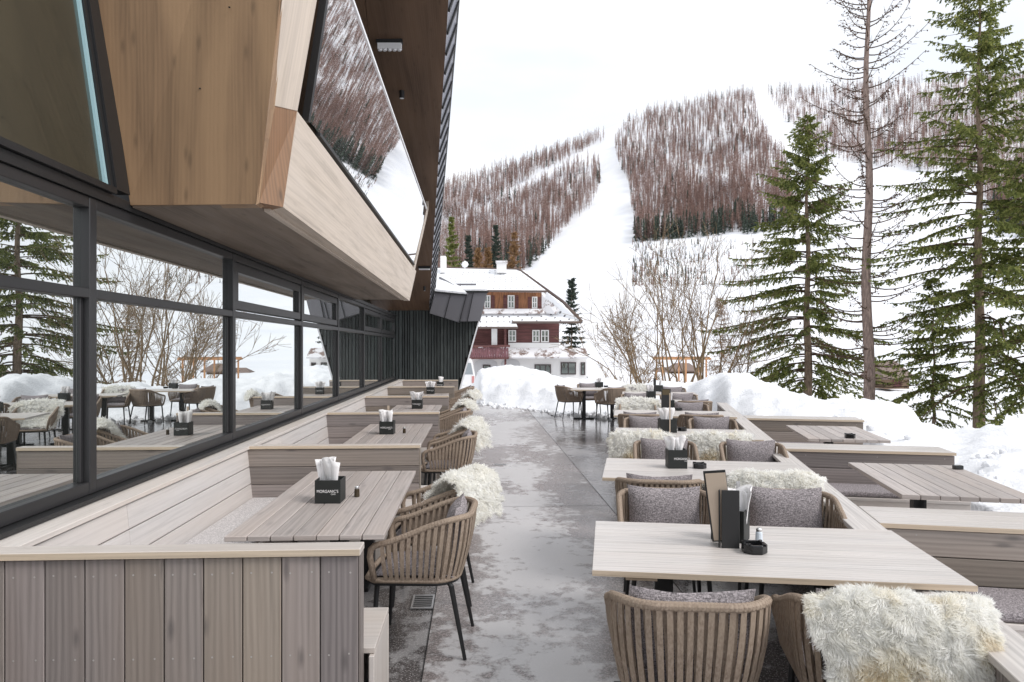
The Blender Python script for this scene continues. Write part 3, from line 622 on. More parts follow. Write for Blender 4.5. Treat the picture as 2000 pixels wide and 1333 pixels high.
def right_table(x, y, ang, L_, Dp, label, pale='table_lit', n=6):
    D = thing('terrace_table', label, 'table', (x, y, 0), -ang, 'long pale tables in the right row')
    f = MB(); W_ = Dp / n
    for i in range(n): f.box(0, L_, i * W_ + .0006, (i + 1) * W_ - .0006, .724, .75, ax=0)
    f.build('tabletop', M[pale], D, bevel=.0015)
    f = MB(); f.box(0, L_, -.0028, -.0002, .7245, .7492, ax=0); f.build('front_edge', M['edge'], D)
    f = MB(); f.box(.15, .29, .02, Dp - .02, .705, .7235); f.box(L_ - .39, L_ - .25, .02, Dp - .02, .705, .7235); f.build('batten', M['edge'], D)
    for xx in (.35, L_ - .5):
        f = MB(); c = Dp / 2; f.box(xx - .045, xx + .045, c - .045, c + .045, .03, .7045); f.box(xx - .25, xx + .25, c - .03, c + .03, 0, .03); f.box(xx - .03, xx + .03, c - .28, c - .0305, 0, .028); f.box(xx - .03, xx + .03, c + .0305, c + .28, 0, .028); f.build('pedestal', M['black'], D, bevel=.004)
    return D
RT = [(.362, 3.235, R(7.6), 1.615, .93), (.70, 5.56, R(9.5), 1.62, 1.0), (1.155, 8.10, R(9.3), 1.62, .98), (1.52, 10.72, R(9.2), 1.78, .98), (1.97, 13.22, R(9.2), 1.62, .95), (2.42, 15.75, R(9.2), 1.62, .9)]
for i, q_ in enumerate(RT): right_table(*q_, '%s long pale wooden table of the right-hand row' % ordn[i] if i < 5 else 'last long pale table of the right-hand row before the snow')
RT7 = (1.42, 17.35, R(2), 1.55, .95)
t7 = right_table(*RT7, 'pale table standing apart at the far end beside the snow bank', n=5)
# ------------------------------------------------------------------ chairs: seat faces +y
def rim_path(n=44):
    P = []
    hw, yb, yf, rc_ = .295, -.30, .20, .17
    for i in range(n + 1):
        s_ = i / n; L1 = (yf - (yb + rc_)); La_ = rc_ * math.pi / 2; L2 = 2 * (hw - rc_); T = 2 * L1 + 2 * La_ + L2; d = s_ * T
        if d < L1: x, y = -hw, yf - d
        elif d < L1 + La_: a_ = (d - L1) / rc_; x, y = -hw + rc_ - rc_ * math.cos(a_), yb + rc_ - rc_ * math.sin(a_)
        elif d < L1 + La_ + L2: x, y = -hw + rc_ + (d - L1 - La_), yb
        elif d < L1 + 2 * La_ + L2: a_ = (d - L1 - La_ - L2) / rc_; x, y = hw - rc_ + rc_ * math.sin(a_), yb + rc_ - rc_ * math.cos(a_)
        else: x, y = hw, yb + rc_ + (d - L1 - 2 * La_ - L2)
        z = .80 - .145 * smooth((y + .26) / .52) * 1.0
        P.append(Vector((x, y, z)))
    return P
def base_of(p, k=.84):      # point of the lower frame under a rim point
    return Vector((p.x * .86, p.y * .80 + (.012 if p.y < 0 else .02), .448))
def pillow_mesh(f, w_, h_, t_, Mx, seed, sag=.0, nu=16, nv=12):
    for sgn in (1, -1):
        def fn(a, b_):
            x = (a * 2 - 1); z = (b_ * 2 - 1)
            e = max(0, (1 - abs(x) ** 3.2)) ** .55 * max(0, (1 - abs(z) ** 3.2)) ** .55
            pin = 1 - .045 * (1 - abs(x) ** 2) * abs(z) ** 4 - .0; pin2 = 1 - .04 * (1 - abs(z) ** 2) * abs(x) ** 4
            wv_ = noise.noise((x * 1.3 + seed, z * 1.3, seed * 2.)) * .012
            zz = z * h_ / 2 * pin - sag * (1 - x * x) * (b_)
            return Mx @ Vector((x * w_ / 2 * pin2, sgn * (e * t_ / 2) + wv_, zz))
        if sgn > 0: f.grid(fn, nu, nv)
        else: f.grid(lambda a, b_: fn(1 - a, b_), nu, nv)
def make_chair(name, label, group):
    t_ = thing(name, label, 'chair', (0, 0, 0), 0, group)
    P = rim_path(); lo = [base_of(p) for p in P]
    # rim runs down to the seat frame at the front of both arms
    def armend(p, sg):
        q = base_of(p); return [p + Vector((0, .025, -.008)), p + Vector((-.002 * sg, .045, -.03)), p + Vector((-.010 * sg, .052, -.07)), (p * .45 + q * .55) + Vector((0, .058, 0)), q + Vector((0, .055, .0))]
    f = MB(); full = armend(P[0], -1)[::-1] + P + armend(P[-1], 1); f.tube(full, .018, 10); rim = f.build('rim', M['strap'], t_, smooth=True)
    f = MB()      # wrapping turns round the rim
    for i in range(0, len(P) - 1):
        for s_ in (.25, .75):
            a_ = P[i].lerp(P[i + 1], s_); d = (P[i + 1] - P[i]).normalized(); f.tube([a_ - d * .0045, a_ + d * .0045], [.0190, .0194], 9)
    f.build('wrapping', M['strap'], t_)
    f = MB()      # straps: flat bands in two layers
    def strap(i0, j0, off, wd):
        a_ = P_at(i0); c_ = lo_at(j0); ta = (P_at(min(1, i0 + .01)) - P_at(max(0, i0 - .01))).normalized(); nn = Vector((ta.y, -ta.x, 0)).normalized()
        tb = (lo_at(min(1, j0 + .01)) - lo_at(max(0, j0 - .01))).normalized(); n2 = Vector((tb.y, -tb.x, 0)).normalized()
        if nn.dot(Vector((a_.x, a_.y, 0))) < 0: nn = -nn
        if n2.dot(Vector((c_.x, c_.y, 0))) < 0: n2 = -n2
        pts = []; K = 4
        for k in range(K + 1):
            s_ = k / K; p = a_.lerp(c_, s_); tt = ta.lerp(tb, s_); n_ = nn.lerp(n2, s_); p = p + n_ * (off + .012 * math.sin(s_ * math.pi)); pts.append((p, tt, n_))
        b = len(f.v); o = random.uniform(0, 20)
        for p, tt, n_ in pts:
            f.v += [p - tt * wd / 2 + n_ * .002, p + tt * wd / 2 + n_ * .002, p + tt * wd / 2 - n_ * .002, p - tt * wd / 2 - n_ * .002]
        for k in range(K):
            for e in range(4): f.face([b + k * 4 + e, b + k * 4 + (e + 1) % 4, b + (k + 1) * 4 + (e + 1) % 4, b + (k + 1) * 4 + e])
    def P_at(s_): x = s_ * (len(P) - 1); i = min(int(x), len(P) - 2); return P[i].lerp(P[i + 1], x - i)
    def lo_at(s_): x = s_ * (len(P) - 1); i = min(int(x), len(P) - 2); return lo[i].lerp(lo[i + 1], x - i)
    n_ = 38
    for i in range(n_):
        s_ = (i + .5) / n_; cc = (s_ - .5); strap(s_, s_ + cc * .0, .012, .0225)
    for i in range(n_ - 1):
        s_ = (i + 1) / n_; strap(s_, max(0.005, min(.995, s_ + .012)), -.013, .016)
    f.build('straps', M['strap'], t_)
    f = MB(); ring = [q + Vector((0, 0, .0)) for q in lo]; ring = [lo[0] + Vector((0, .055, 0))] + ring + [lo[-1] + Vector((0, .055, 0))]
    ring += [Vector((.20, .285, .448)), Vector((0, .295, .448)), Vector((-.20, .285, .448))]
    f.tube(ring, .0165, 9, closed=True); f.build('lower_rail', M['strap'], t_, smooth=True)
    f = MB(); f.tube([Vector((p.x * .97, p.y * .97, .428)) for p in ring], .0125, 8, closed=True); f.box(-.22, .22, -.20, .25, .418, .432); f.build('seat_frame', M['black'], t_)
    for (sx, sy) in ((-1, 1), (1, 1), (-1, -1), (1, -1)):
        f = MB(); top = Vector((sx * .215, .225 if sy > 0 else -.19, .43)); bot = Vector((sx * .245, .25 if sy > 0 else -.275, .006))
        f.tube([top + Vector((-sx * .02, -sy * .02, .004)), top + (bot - top) * .05, bot], [.015, .0155, .0105], 10); lg = f.build('leg', M['black'], t_, smooth=False)
    f = MB(); pillow_mesh(f, .47, .46, .07, Matrix.Translation((0, .02, .468)) @ Matrix.Rotation(R(90), 4, 'X'), 3.3); f.build('seat_cushion', M['fabric'], t_, smooth=True)
    f = MB(); pillow_mesh(f, .47, .36, .13, Matrix.Translation((0, -.19, .672)) @ Matrix.Rotation(R(12), 4, 'X'), 1.2, sag=.012); f.build('back_cushion', M['fabric'], t_, smooth=True)
    return t_
GL = 'strap chairs along the aisle side of the left booths'; GR = 'strap chairs around the right-hand tables'
proto = make_chair('strap_chair', 'x', GL)
used = [False]
def place(px, py, rz, label, group, drop=()):
    if not used[0] and not drop:
        used[0] = True; proto.location = (px, py, 0); proto.rotation_euler = (0, 0, rz); proto['label'] = label; proto['group'] = group; return proto
    c = dup(proto, (px, py, 0), rz, label, drop=drop); c['group'] = group; return c
def pcw(px, Y): return ((px - 1000) / F * Y)
CHL = [(-.53, 4.27, 88, 'nearest taupe strap chair on the left, pushed up to the nearest booth table'), (-.56, 5.09, 91, 'taupe strap chair second on the left, with a white fleece over its back'),
       (-.70, 7.90, 91, 'strap chair at the near end of the second booth table'), (-.73, 8.72, 90, 'strap chair at the far end of the second booth table, fleece over its back'),
       (-.95, 10.95, 90, 'strap chair at the near end of the third booth table'), (-1.0, 11.78, 93, 'strap chair at the far end of the third booth table, fleece on it'),
       (-1.03, 14.3, 90, 'strap chair at the near end of the fourth booth table, fleece on its back'), (-1.1, 15.1, 90, 'strap chair at the far end of the fourth booth table'), (-1.24, 17.6, 91, 'farthest strap chair on the left, beside the dark wall')]
for x_, y_, a_, lb in CHL: place(x_, y_, R(a_), lb, GL)
NR, FR = R(-6), R(174)
CHR = [(.70, 2.93, R(-5), 'large strap chair seen from behind before the nearest right table, cushion above its rim'), (1.41, 2.88, R(-9), 'strap chair half hidden by the big fleece, bottom right'),
       (.975, 4.50, R(174), 'strap chair with grey back cushion behind the nearest right table, aisle side'), (1.745, 4.47, R(171), 'strap chair with grey back cushion behind the nearest right table, next to the low wall'),
       (1.09, 5.38, R(-8), 'strap chair seen from behind on the aisle side of the second right table'), (1.90, 5.33, R(-9), 'fleece-covered strap chair at the second right table, next to the low wall'),
       (1.50, 7.00, R(172), 'strap chair facing us behind the second right table, aisle side'), (2.33, 6.90, R(170), 'strap chair facing us behind the second right table, by the low wall'),
       (1.42, 7.95, R(-9), 'fleece-covered strap chair at the third right table, aisle side'), (2.20, 7.83, R(-9), 'fleece-covered strap chair at the third right table, by the low wall'),
       (1.78, 9.45, R(171), 'strap chair facing us behind the third right table, aisle side'), (2.62, 9.33, R(171), 'strap chair facing us behind the third right table, by the low wall'),
       (1.86, 10.45, R(-9), 'strap chair turned away from us at the fourth right table, aisle side'), (2.72, 10.36, R(-9), 'strap chair turned away from us at the fourth right table, by the low wall'),
       (2.12, 12.1, R(171), 'strap chair under a white fleece behind the fourth right table'), (2.97, 11.95, R(171), 'grey-cushioned strap chair behind the fourth right table, snow side'),
       (3.30, 13.0, R(-9), 'strap chair turned away from us at the fifth right table, snow side'), (2.5, 14.45, R(171), 'strap chair facing us behind the fifth right table, aisle side'), (3.42, 14.4, R(171), 'strap chair facing us behind the fifth right table, snow side'),
       (2.95, 16.95, R(171), 'strap chair with fleece behind the last right table, aisle side'), (3.78, 16.85, R(171), 'strap chair with cushion behind the last right table, snow side'),
       (1.42, 17.95, R(-70), 'strap chair at the left end of the far table, turned sideways'), (2.02, 18.65, R(185), 'strap chair behind the far table, back towards the snow bank'), (2.35, 17.15, R(28), 'strap chair seen from behind in front of the far table')]
for x_, y_, a_, lb in CHR: place(x_, y_, a_, lb, GR)

# ------------------------------------------------------------------ sheepskins: a draped hide covered in locks of wool
def drape(name, label, loc, rz, path, width, n, ln, lw, seed, c_=.0, round_=.25, shift=0, top=.42, skew=0.0, fur='fur', group='sheepskins laid over the chair backs'):
    rg = np.random.default_rng(seed); root = thing(name, label, 'sheepskin', loc, rz, group)
    path = np.array(path, float); d = np.r_[0, np.cumsum(np.linalg.norm(np.diff(path, axis=0), axis=1))]; L_ = d[-1]
    def S(s_, w_):     # s 0..1, w -1..1
        s_ = np.clip(s_, 0, 1); y = np.interp(s_ * L_, d, path[:, 0]); z = np.interp(s_ * L_, d, path[:, 1])
        wf = 1 - round_ * np.abs(2 * s_ - 1) ** 2.6; wf = wf * (1 + .07 * np.sin(s_ * 11 + seed) + .05 * np.sin(s_ * 23 + seed * 2) * np.sign(w_ + .01))
        x = w_ * width / 2 * wf + shift + skew * (s_ - .5)
        yy = y + c_ * np.abs(x) ** 2.2 * 3.0
        zz = z + .010 * np.sin(x * 17 + seed) * (1 - np.exp(-3 * s_)) - .12 * np.clip(np.abs(w_) - .55, 0, 1) ** 1.5
        return np.stack([x, yy, zz], -1)
    nu, nv = 30, 24; s_, w_ = np.meshgrid(np.linspace(0, 1, nu), np.linspace(-1, 1, nv), indexing='ij')
    V = S(s_.ravel(), w_.ravel()); i, j = np.meshgrid(np.arange(nu - 1), np.arange(nv - 1), indexing='ij'); q = (i * nv + j).ravel()
    sheet = fast_mesh('hide', V, np.stack([q, q + nv, q + nv + 1, q + 1], 1), M[fur], root, rnd=np.full(len(q), .3), smooth=True)
    s_ = rg.uniform(0, 1, n); w_ = rg.uniform(-1, 1, n); k = rg.random(n) < .10; w_[k] = np.sign(w_[k]) * rg.uniform(.93, 1, k.sum()); k = rg.random(n) < .05; s_[k] = np.where(rg.random(k.sum()) < .5, rg.uniform(0, .03, k.sum()), rg.uniform(.97, 1, k.sum()))
    # locks share a root direction so the wool clumps
    p = S(s_, w_); e = .01; du = S(s_ + e, w_) - S(s_ - e, w_); dw = S(s_, np.clip(w_ + e, -1, 1)) - S(s_, np.clip(w_ - e, -1, 1)); nn = np.cross(dw, du); nn /= np.linalg.norm(nn, axis=1)[:, None] + 1e-9
    out_ = np.stack([p[:, 0] * .0, p[:, 1] + .28, p[:, 2] - .55], 1); sg = np.sign((nn * out_).sum(1)); sg = np.where(sg == 0, 1, sg); nn *= np.median(sg)
    cell = (np.floor(s_ * L_ / .035) * 131 + np.floor((w_ + 1) * width / .07)).astype(int); ch = rg.normal(0, 1, (cell.max() + 2, 3)); cr = rg.random(cell.max() + 2)
    dirn = nn * .60 + ch[cell] * .24 + rg.normal(0, .26, (n, 3)); dirn[:, 2] -= .42
    edge = np.clip(np.abs(w_) - .8, 0, 1) * 5; dirn[:, 0] += np.sign(w_) * edge * .8
    dirn /= np.linalg.norm(dirn, axis=1)[:, None]
    Ls = ln * rg.uniform(.6, 1.25, n)[:, None]; side = np.cross(dirn, rg.normal(0, 1, (n, 3))); side /= np.linalg.norm(side, axis=1)[:, None] + 1e-9
    curl = (ch[cell] * .35 + rg.normal(0, .22, (n, 3))); curl[:, 2] -= .22
    wd = (lw * rg.uniform(.6, 1.3, n))[:, None]
    a0 = p - nn * .004; a1 = p + dirn * Ls * .5; a2 = p + dirn * Ls * .85 + curl * Ls * .45
    V = np.stack([a0 - side * wd, a0 + side * wd, a1 + side * wd * .9, a1 - side * wd * .9, a2 + side * wd * .25, a2 - side * wd * .25], 1).reshape(-1, 3); b = np.arange(n) * 6
    Fq = np.concatenate([np.stack([b, b + 1, b + 2, b + 3], 1), np.stack([b + 3, b + 2, b + 4, b + 5], 1)]); r_ = np.clip(cr[cell] * .6 + rg.random(n) * .4, 0, 1)
    fast_mesh('wool', V, Fq, M[fur], root, rnd=np.concatenate([r_, r_]), smooth=False)
    return root
over = [(-.05, .54), (-.13, .68), (-.21, .81), (-.27, .865), (-.335, .85), (-.38, .77), (-.40, .64), (-.395, .48), (-.38, .30)]
short = [(-.08, .66), (-.17, .80), (-.25, .875), (-.32, .87), (-.365, .79), (-.375, .66), (-.365, .55)]
FL = [('big cream and white sheepskin over the chair at the bottom right corner', (1.44, 2.87, 0), R(-9), over, .58, 80000, .026, .0015, 3, .10),
      ('white sheepskin on the chair by the low wall at the second right table', (1.90, 5.33, 0), R(-9), short, .66, 20000, .028, .003, 5, .12),
      ('tawny-edged sheepskin on the aisle-side chair of the third right table', (1.42, 7.95, 0), R(-9), over, .66, 10000, .040, .0045, 12, .12),
      ('cream sheepskin on the wall-side chair of the third right table', (2.20, 7.83, 0), R(-9), over, .66, 10000, .040, .0045, 9, .12)]
for (lb, lc, rz_, pth, wd, n, ln, lw, sd_, c_) in FL: drape('sheepskin', lb, lc, rz_, pth, wd, n, ln, lw, sd_, c_, fur='fur' if sd_ == 5 else 'fur_gold')
front = [(.22, .50), (.05, .53), (-.06, .62), (-.13, .76), (-.22, .885), (-.30, .895), (-.36, .82), (-.375, .68)]
drape('sheepskin', 'smooth white sheepskin over the chair behind the fourth right table', (2.12, 12.1, 0), R(171), front, .70, 4500, .045, .007, 21, .10)
drape('sheepskin', 'small white sheepskin on the chair behind the last right table', (2.95, 16.95, 0), R(171), short, .62, 2500, .05, .008, 22, .10)
lefts = [(-.02, .60), (-.12, .72), (-.20, .86), (-.27, .91), (-.35, .89), (-.40, .81), (-.42, .70), (-.43, .60)]
longp = [(-.02, .60), (-.12, .72), (-.20, .86), (-.27, .905), (-.345, .88), (-.39, .78), (-.41, .60), (-.42, .40), (-.43, .22)]
drape('sheepskin', 'fluffy white sheepskin hanging from the second chair on the left', (-.56, 5.12, 0), R(62), lefts, .52, 24000, .034, .0028, 31, .10)
drape('sheepskin', 'long white sheepskin over the far chair of the second booth', (-.73, 8.70, 0), R(66), longp[:-2], .42, 9000, .06, .0042, 33, .10)
drape('sheepskin', 'white sheepskin over the far chair of the third booth', (-1.0, 11.76, 0), R(68), longp[:-3], .38, 4500, .06, .006, 35, .10)
drape('sheepskin', 'white sheepskin over the near chair of the fourth booth', (-1.03, 14.3, 0), R(68), longp[:-3], .40, 2500, .06, .008, 37, .10)

# ------------------------------------------------------------------ things on the tables
def text_mesh(s_, size):
    c = bpy.data.curves.new('lettering', 'FONT'); c.body = s_; c.size = size; c.align_x = 'CENTER'; c.align_y = 'CENTER'; c.extrude = .0004
    o = bpy.data.objects.new('t', c); C.objects.link(o); bpy.context.view_layer.update(); me = bpy.data.meshes.new_from_object(o.evaluated_get(bpy.context.evaluated_depsgraph_get())); bpy.data.objects.remove(o); return me
TXT = text_mesh("M\u25C7RGANIC'S".replace('\u25C7', 'O'), .026); TX2 = text_mesh('CAFE', .013)
for me in (TXT, TX2): me.materials.clear(); me.materials.append(M['paper'])
def caddy(x, y, z, rz, where, wd=.14, dp=.14, h=.145, text=True, side=0):
    o = thing('napkin_box', 'black square napkin box %s' % where, 'box', (x, y, z), rz, 'black boxes holding napkins and cutlery'); t_ = .005; a = wd / 2; b_ = dp / 2
    f = MB(); f.box(-a, a, -b_, b_, 0, t_); f.box(-a, a, -b_, -b_ + t_, t_, h); f.box(-a, a, b_ - t_, b_, t_, h); f.box(-a, -a + t_, -b_ + t_, b_ - t_, t_, h); f.box(a - t_, a, -b_ + t_, b_ - t_, t_, h); f.box(-a + t_, a - t_, -.0025, .0025, t_, h * .9); f.build('shell', M['box'], o, bevel=.0015)
    if text:
        k = link('lettering', TXT, o); k.location = (side, -b_ - .0006, h * .52); k.rotation_euler = (R(90), 0, 0); k.scale = (wd / .185, 1, 1)
        k = link('small_lettering', TX2, o); k.location = (side + wd * .22, -b_ - .0006, h * .40); k.rotation_euler = (R(90), 0, 0)
    return o
def napkins(x, y, z, rz, where, n=2, h=.13, s0=1, w_=.036):
    f = MB()
    for i in range(n):
        cx = (i - (n - 1) / 2) * .058; ph = random.uniform(0, 6); ti = random.uniform(-.12, .12); sd_ = random.random() * 9
        for layer in range(3):
            def fn(a, b_):
                fl = .5 + .75 * b_ ** 1.3; an = (a - .5) * (3.6 - layer * .5) + ph; rr = (w_ * fl) * (1 - .12 * layer) * (1 + .28 * math.sin(an * 3 + layer))
                return Vector((cx + math.sin(an) * rr + ti * b_ * h, math.cos(an) * rr * .55 + noise.noise((a * 3, b_ * 3, sd_)) * .014, b_ * (h - layer * .012) * (1 - .10 * abs(a - .5)) + .02 * noise.noise((a * 2.4 + sd_, sd_, layer)) * b_))
            f.grid(fn, 14, 7)
    o = f.build('paper_napkins', M['paper'], None, smooth=True); o.location = (x, y, z); o.rotation_euler = (0, 0, rz); md = o.modifiers.new('thick', 'SOLIDIFY'); md.thickness = .0012
    return tag(o, 'folded white paper napkins standing in the box %s' % where, 'napkins', 'folded napkins in the black boxes')
def ashtray(x, y, z, label, r=.058, h=.042):
    o = thing('ashtray', label, 'ashtray', (x, y, z), R(20), 'black ashtrays'); f = MB(); f.lathe([(r * .94, 0), (r, .004), (r, h - .004), (r * .95, h), (r * .72, h), (r * .66, h * .45), (.002, h * .40)], 8)
    f.build('bowl', M['ceramic'], o, bevel=.002)
    f = MB()
    for k in range(4): a_ = k * math.pi / 2 + .39; f.box(-.006, .006, -.012, .012, h - .006, h + .004, M=Matrix.Rotation(a_, 4, 'Z') @ Matrix.Translation((0, r * .86, 0)))
    f.build('rest', M['ceramic'], o); return o
def shaker(x, y, z, label, dark=False):
    o = thing('shaker', label, 'shaker', (x, y, z), 0, 'salt and pepper shakers'); f = MB(); f.lathe([(.017, 0), (.019, .004), (.017, .05), (.013, .056)], 14); gm = mat('clear_glass_' + ('dark' if dark else 'salt'), (.05, .035, .02) if dark else (.62, .68, .74), .08); f.build('jar', gm, o)
    f = MB(); f.lathe([(.0145, .0565), (.0150, .066), (.009, .074)], 14); f.build('lid', M['steel'], o); return o
zt = .7505
LC = [(645, 984, 'on the nearest booth table'), (756.5, 849, 'on the second booth table'), (815, 799, 'on the third booth table'), (841, 770, 'on the fourth booth table'), (860, 752, 'on the farthest booth table')]
for i, (px, py, wh) in enumerate(LC):
    Y = (CH - .75) * F / (py - HOR); Y = min(Y, 18.2); x_ = (px - 1000) / F * (Y + .07); caddy(x_, Y + .075, zt, R(1), wh, wd=.165 if i < 2 else .17, dp=.16, h=.15); napkins(x_ - .005, Y + .09, zt + .03, R(random.uniform(-8, 8)), wh, 2, .25, w_=.052)
shaker(-1.045, 4.83, zt, 'small shaker with steel lid beside the nearest booth box', True); shaker(-1.27, 8.45, zt, 'small shaker beside the second booth box', True)
o = MB().box(-.012, .012, -.004, .004, 0, .30).build('menu_stick', M['card']); o.location = (-1.47, 8.52, zt + .02); tag(o, 'thin upright kraft card stick in the second booth box', 'card')
# right-hand row
caddy(1.145, 3.76, zt, R(-32), 'on the nearest right table beside the tall menu', wd=.17, dp=.12, h=.165, text=False); napkins(1.195, 3.72, zt + .09, R(-25), 'on the nearest right table', 1, .19, w_=.05)
o = thing('menu', 'tall black leather menu with kraft cover leaning in the nearest right box', 'menu', (1.065, 3.62, zt), R(8), None)
K = Matrix.Rotation(R(-8), 4, 'Y') @ Matrix.Rotation(R(-28), 4, 'Z'); f = MB(); f.box(-.05, .06, .012, .018, .02, .385, M=K); f.box(-.012, .075, -.035, -.028, .0, .29, M=Matrix.Rotation(R(-14), 4, 'Z')); f.box(-.018, -.012, -.035, .06, .0, .29, M=Matrix.Rotation(R(-30), 4, 'Z')); f.build('leather_cover', M['leather'], o, bevel=.002)
f = MB(); f.box(-.040, .058, .004, .011, .03, .372, M=K); f.build('card_sheet', M['card'], o)
ashtray(1.19, 3.52, zt, 'octagonal black ashtray in front of the nearest right box', .062, .045)
shaker(1.275, 3.70, zt, 'clear salt shaker with steel lid behind the nearest ashtray')
f = MB(); f.tube([(0, 0, 0), (.004, 0, .16), (.012, .002, .20)], [.003, .0035, .002], 6); f.box(-.002, .018, -.001, .001, .19, .235); o = f.build('fork', M['steel']); o.location = (1.19, 3.80, zt + .06); tag(o, 'steel fork handle standing among the napkins on the nearest right table', 'cutlery')
def on(px, py, zz=.75): Y = (CH - zz) * F / (py - HOR); return (px - 1000) / F * Y, Y
x_, y_ = on(1324.5, 916); caddy(x_, y_ + .07, zt, R(-2), 'on the second right table', wd=.158, dp=.14, h=.155, side=.035); napkins(x_ - .005, y_ + .09, zt + .09, R(4), 'on the second right table', 2, .17)
x_, y_ = on(1370, 917); ashtray(x_, y_ + .06, zt, 'octagonal black ashtray beside the box on the second right table')
x_, y_ = on(1306, 846); caddy(x_, y_ + .08, zt, R(0), 'on the third right table behind a menu card', wd=.2, dp=.15, h=.16, text=False); napkins(x_, y_ + .10, zt + .09, R(4), 'on the third right table', 2, .20, w_=.05)
f = MB(); f.box(-.006, .006, -.004, .004, .0, .47); o = f.build('menu_edge', M['card']); o.location = (x_ + .01, y_ - .02, zt); tag(o, 'upright menu card seen edge-on before the third right box', 'menu')
x_, y_ = on(1334, 843); ashtray(x_, y_ + .05, zt, 'black ashtray on the third right table')
x_, y_ = on(1302, 801); o = thing('menu', 'tall black menu with brown label on the fourth right table', 'menu', (x_, y_ + .05, zt), R(-3)); f = MB(); f.box(-.075, .075, -.01, .01, 0, .34); f.build('leather_cover', M['leather'], o); f = MB(); f.box(-.06, .06, -.014, -.011, .24, .33); f.build('label', mat('olive_label', (.09, .065, .03), .6), o)
caddy(x_ + .08, y_ + .22, zt, 0, 'on the fourth right table behind the black menu', wd=.17, text=False); napkins(x_ + .09, y_ + .22, zt + .08, 0, 'on the fourth right table', 2, .18)
x_, y_ = on(1327, 803); ashtray(x_, y_ + .05, zt, 'black ashtray on the fourth right table')
x_, y_ = on(1273, 779); caddy(x_, y_ + .08, zt, 0, 'on the fifth right table', wd=.17, text=False); napkins(x_, y_ + .09, zt + .09, 0, 'on the fifth right table', 2, .18)
x_, y_ = on(1288, 765.5); caddy(x_, y_ + .08, zt, 0, 'on the last right table', wd=.17, text=False); napkins(x_ + .02, y_ + .09, zt + .09, 0, 'on the last right table', 1, .18); f = MB(); f.box(-.03, .03, -.006, .006, 0, .30); o = f.build('menu', M['leather']); o.location = (x_ - .11, y_ + .0, zt); tag(o, 'narrow black menu beside the box on the last right table', 'menu')
x_, y_ = on(1170, 756.5); caddy(x_, y_, zt, R(8), 'on the table beside the snow bank', wd=.19, dp=.13, h=.13, text=False); napkins(x_, y_, zt + .08, 0, 'on the table beside the snow bank', 2, .16); ashtray(x_ + .17, y_ - .05, zt, 'black ashtray on the table beside the snow bank')
x_, y_ = on(1664, 857, .69); ashtray(x_, y_ + .05, .6905, 'black ashtray alone on the farther outer table', .06, .05)
f = MB(); f.box(0, .075, 0, .05, 0, .035); o = f.build('matchbox', M['ceramic'], bevel=.004); x_, y_ = on(1866, 918, .69); o.location = (x_, y_, .6905); tag(o, 'small dark box on the corner of the nearer outer table', 'box')
# ------------------------------------------------------------------ trees
def seg_tubes(segs, n=4):
    """segs: list of (p,q,r0,r1) -> arrays of quads"""
    P = np.array([s_[0] for s_ in segs], float); Q = np.array([s_[1] for s_ in segs], float); r0 = np.array([s_[2] for s_ in segs]); r1 = np.array([s_[3] for s_ in segs])
    d = Q - P; d /= np.linalg.norm(d, axis=1)[:, None] + 1e-9; a = np.where(np.abs(d[:, 2:3]) < .9, np.array([[0, 0, 1.]]), np.array([[1., 0, 0]])); s1 = np.cross(d, a); s1 /= np.linalg.norm(s1, axis=1)[:, None]; s2 = np.cross(d, s1)
    V = []
    for k in range(n):
        an = 2 * math.pi * k / n; o = s1 * math.cos(an) + s2 * math.sin(an); V += [P + o * r0[:, None], Q + o * r1[:, None]]
    V = np.stack(V, 1).reshape(-1, 3); b = np.arange(len(segs)) * 2 * n
    Fq = np.concatenate([np.stack([b + 2 * k, b + 2 * ((k + 1) % n), b + 2 * ((k + 1) % n) + 1, b + 2 * k + 1], 1) for k in range(n)]); return V, Fq
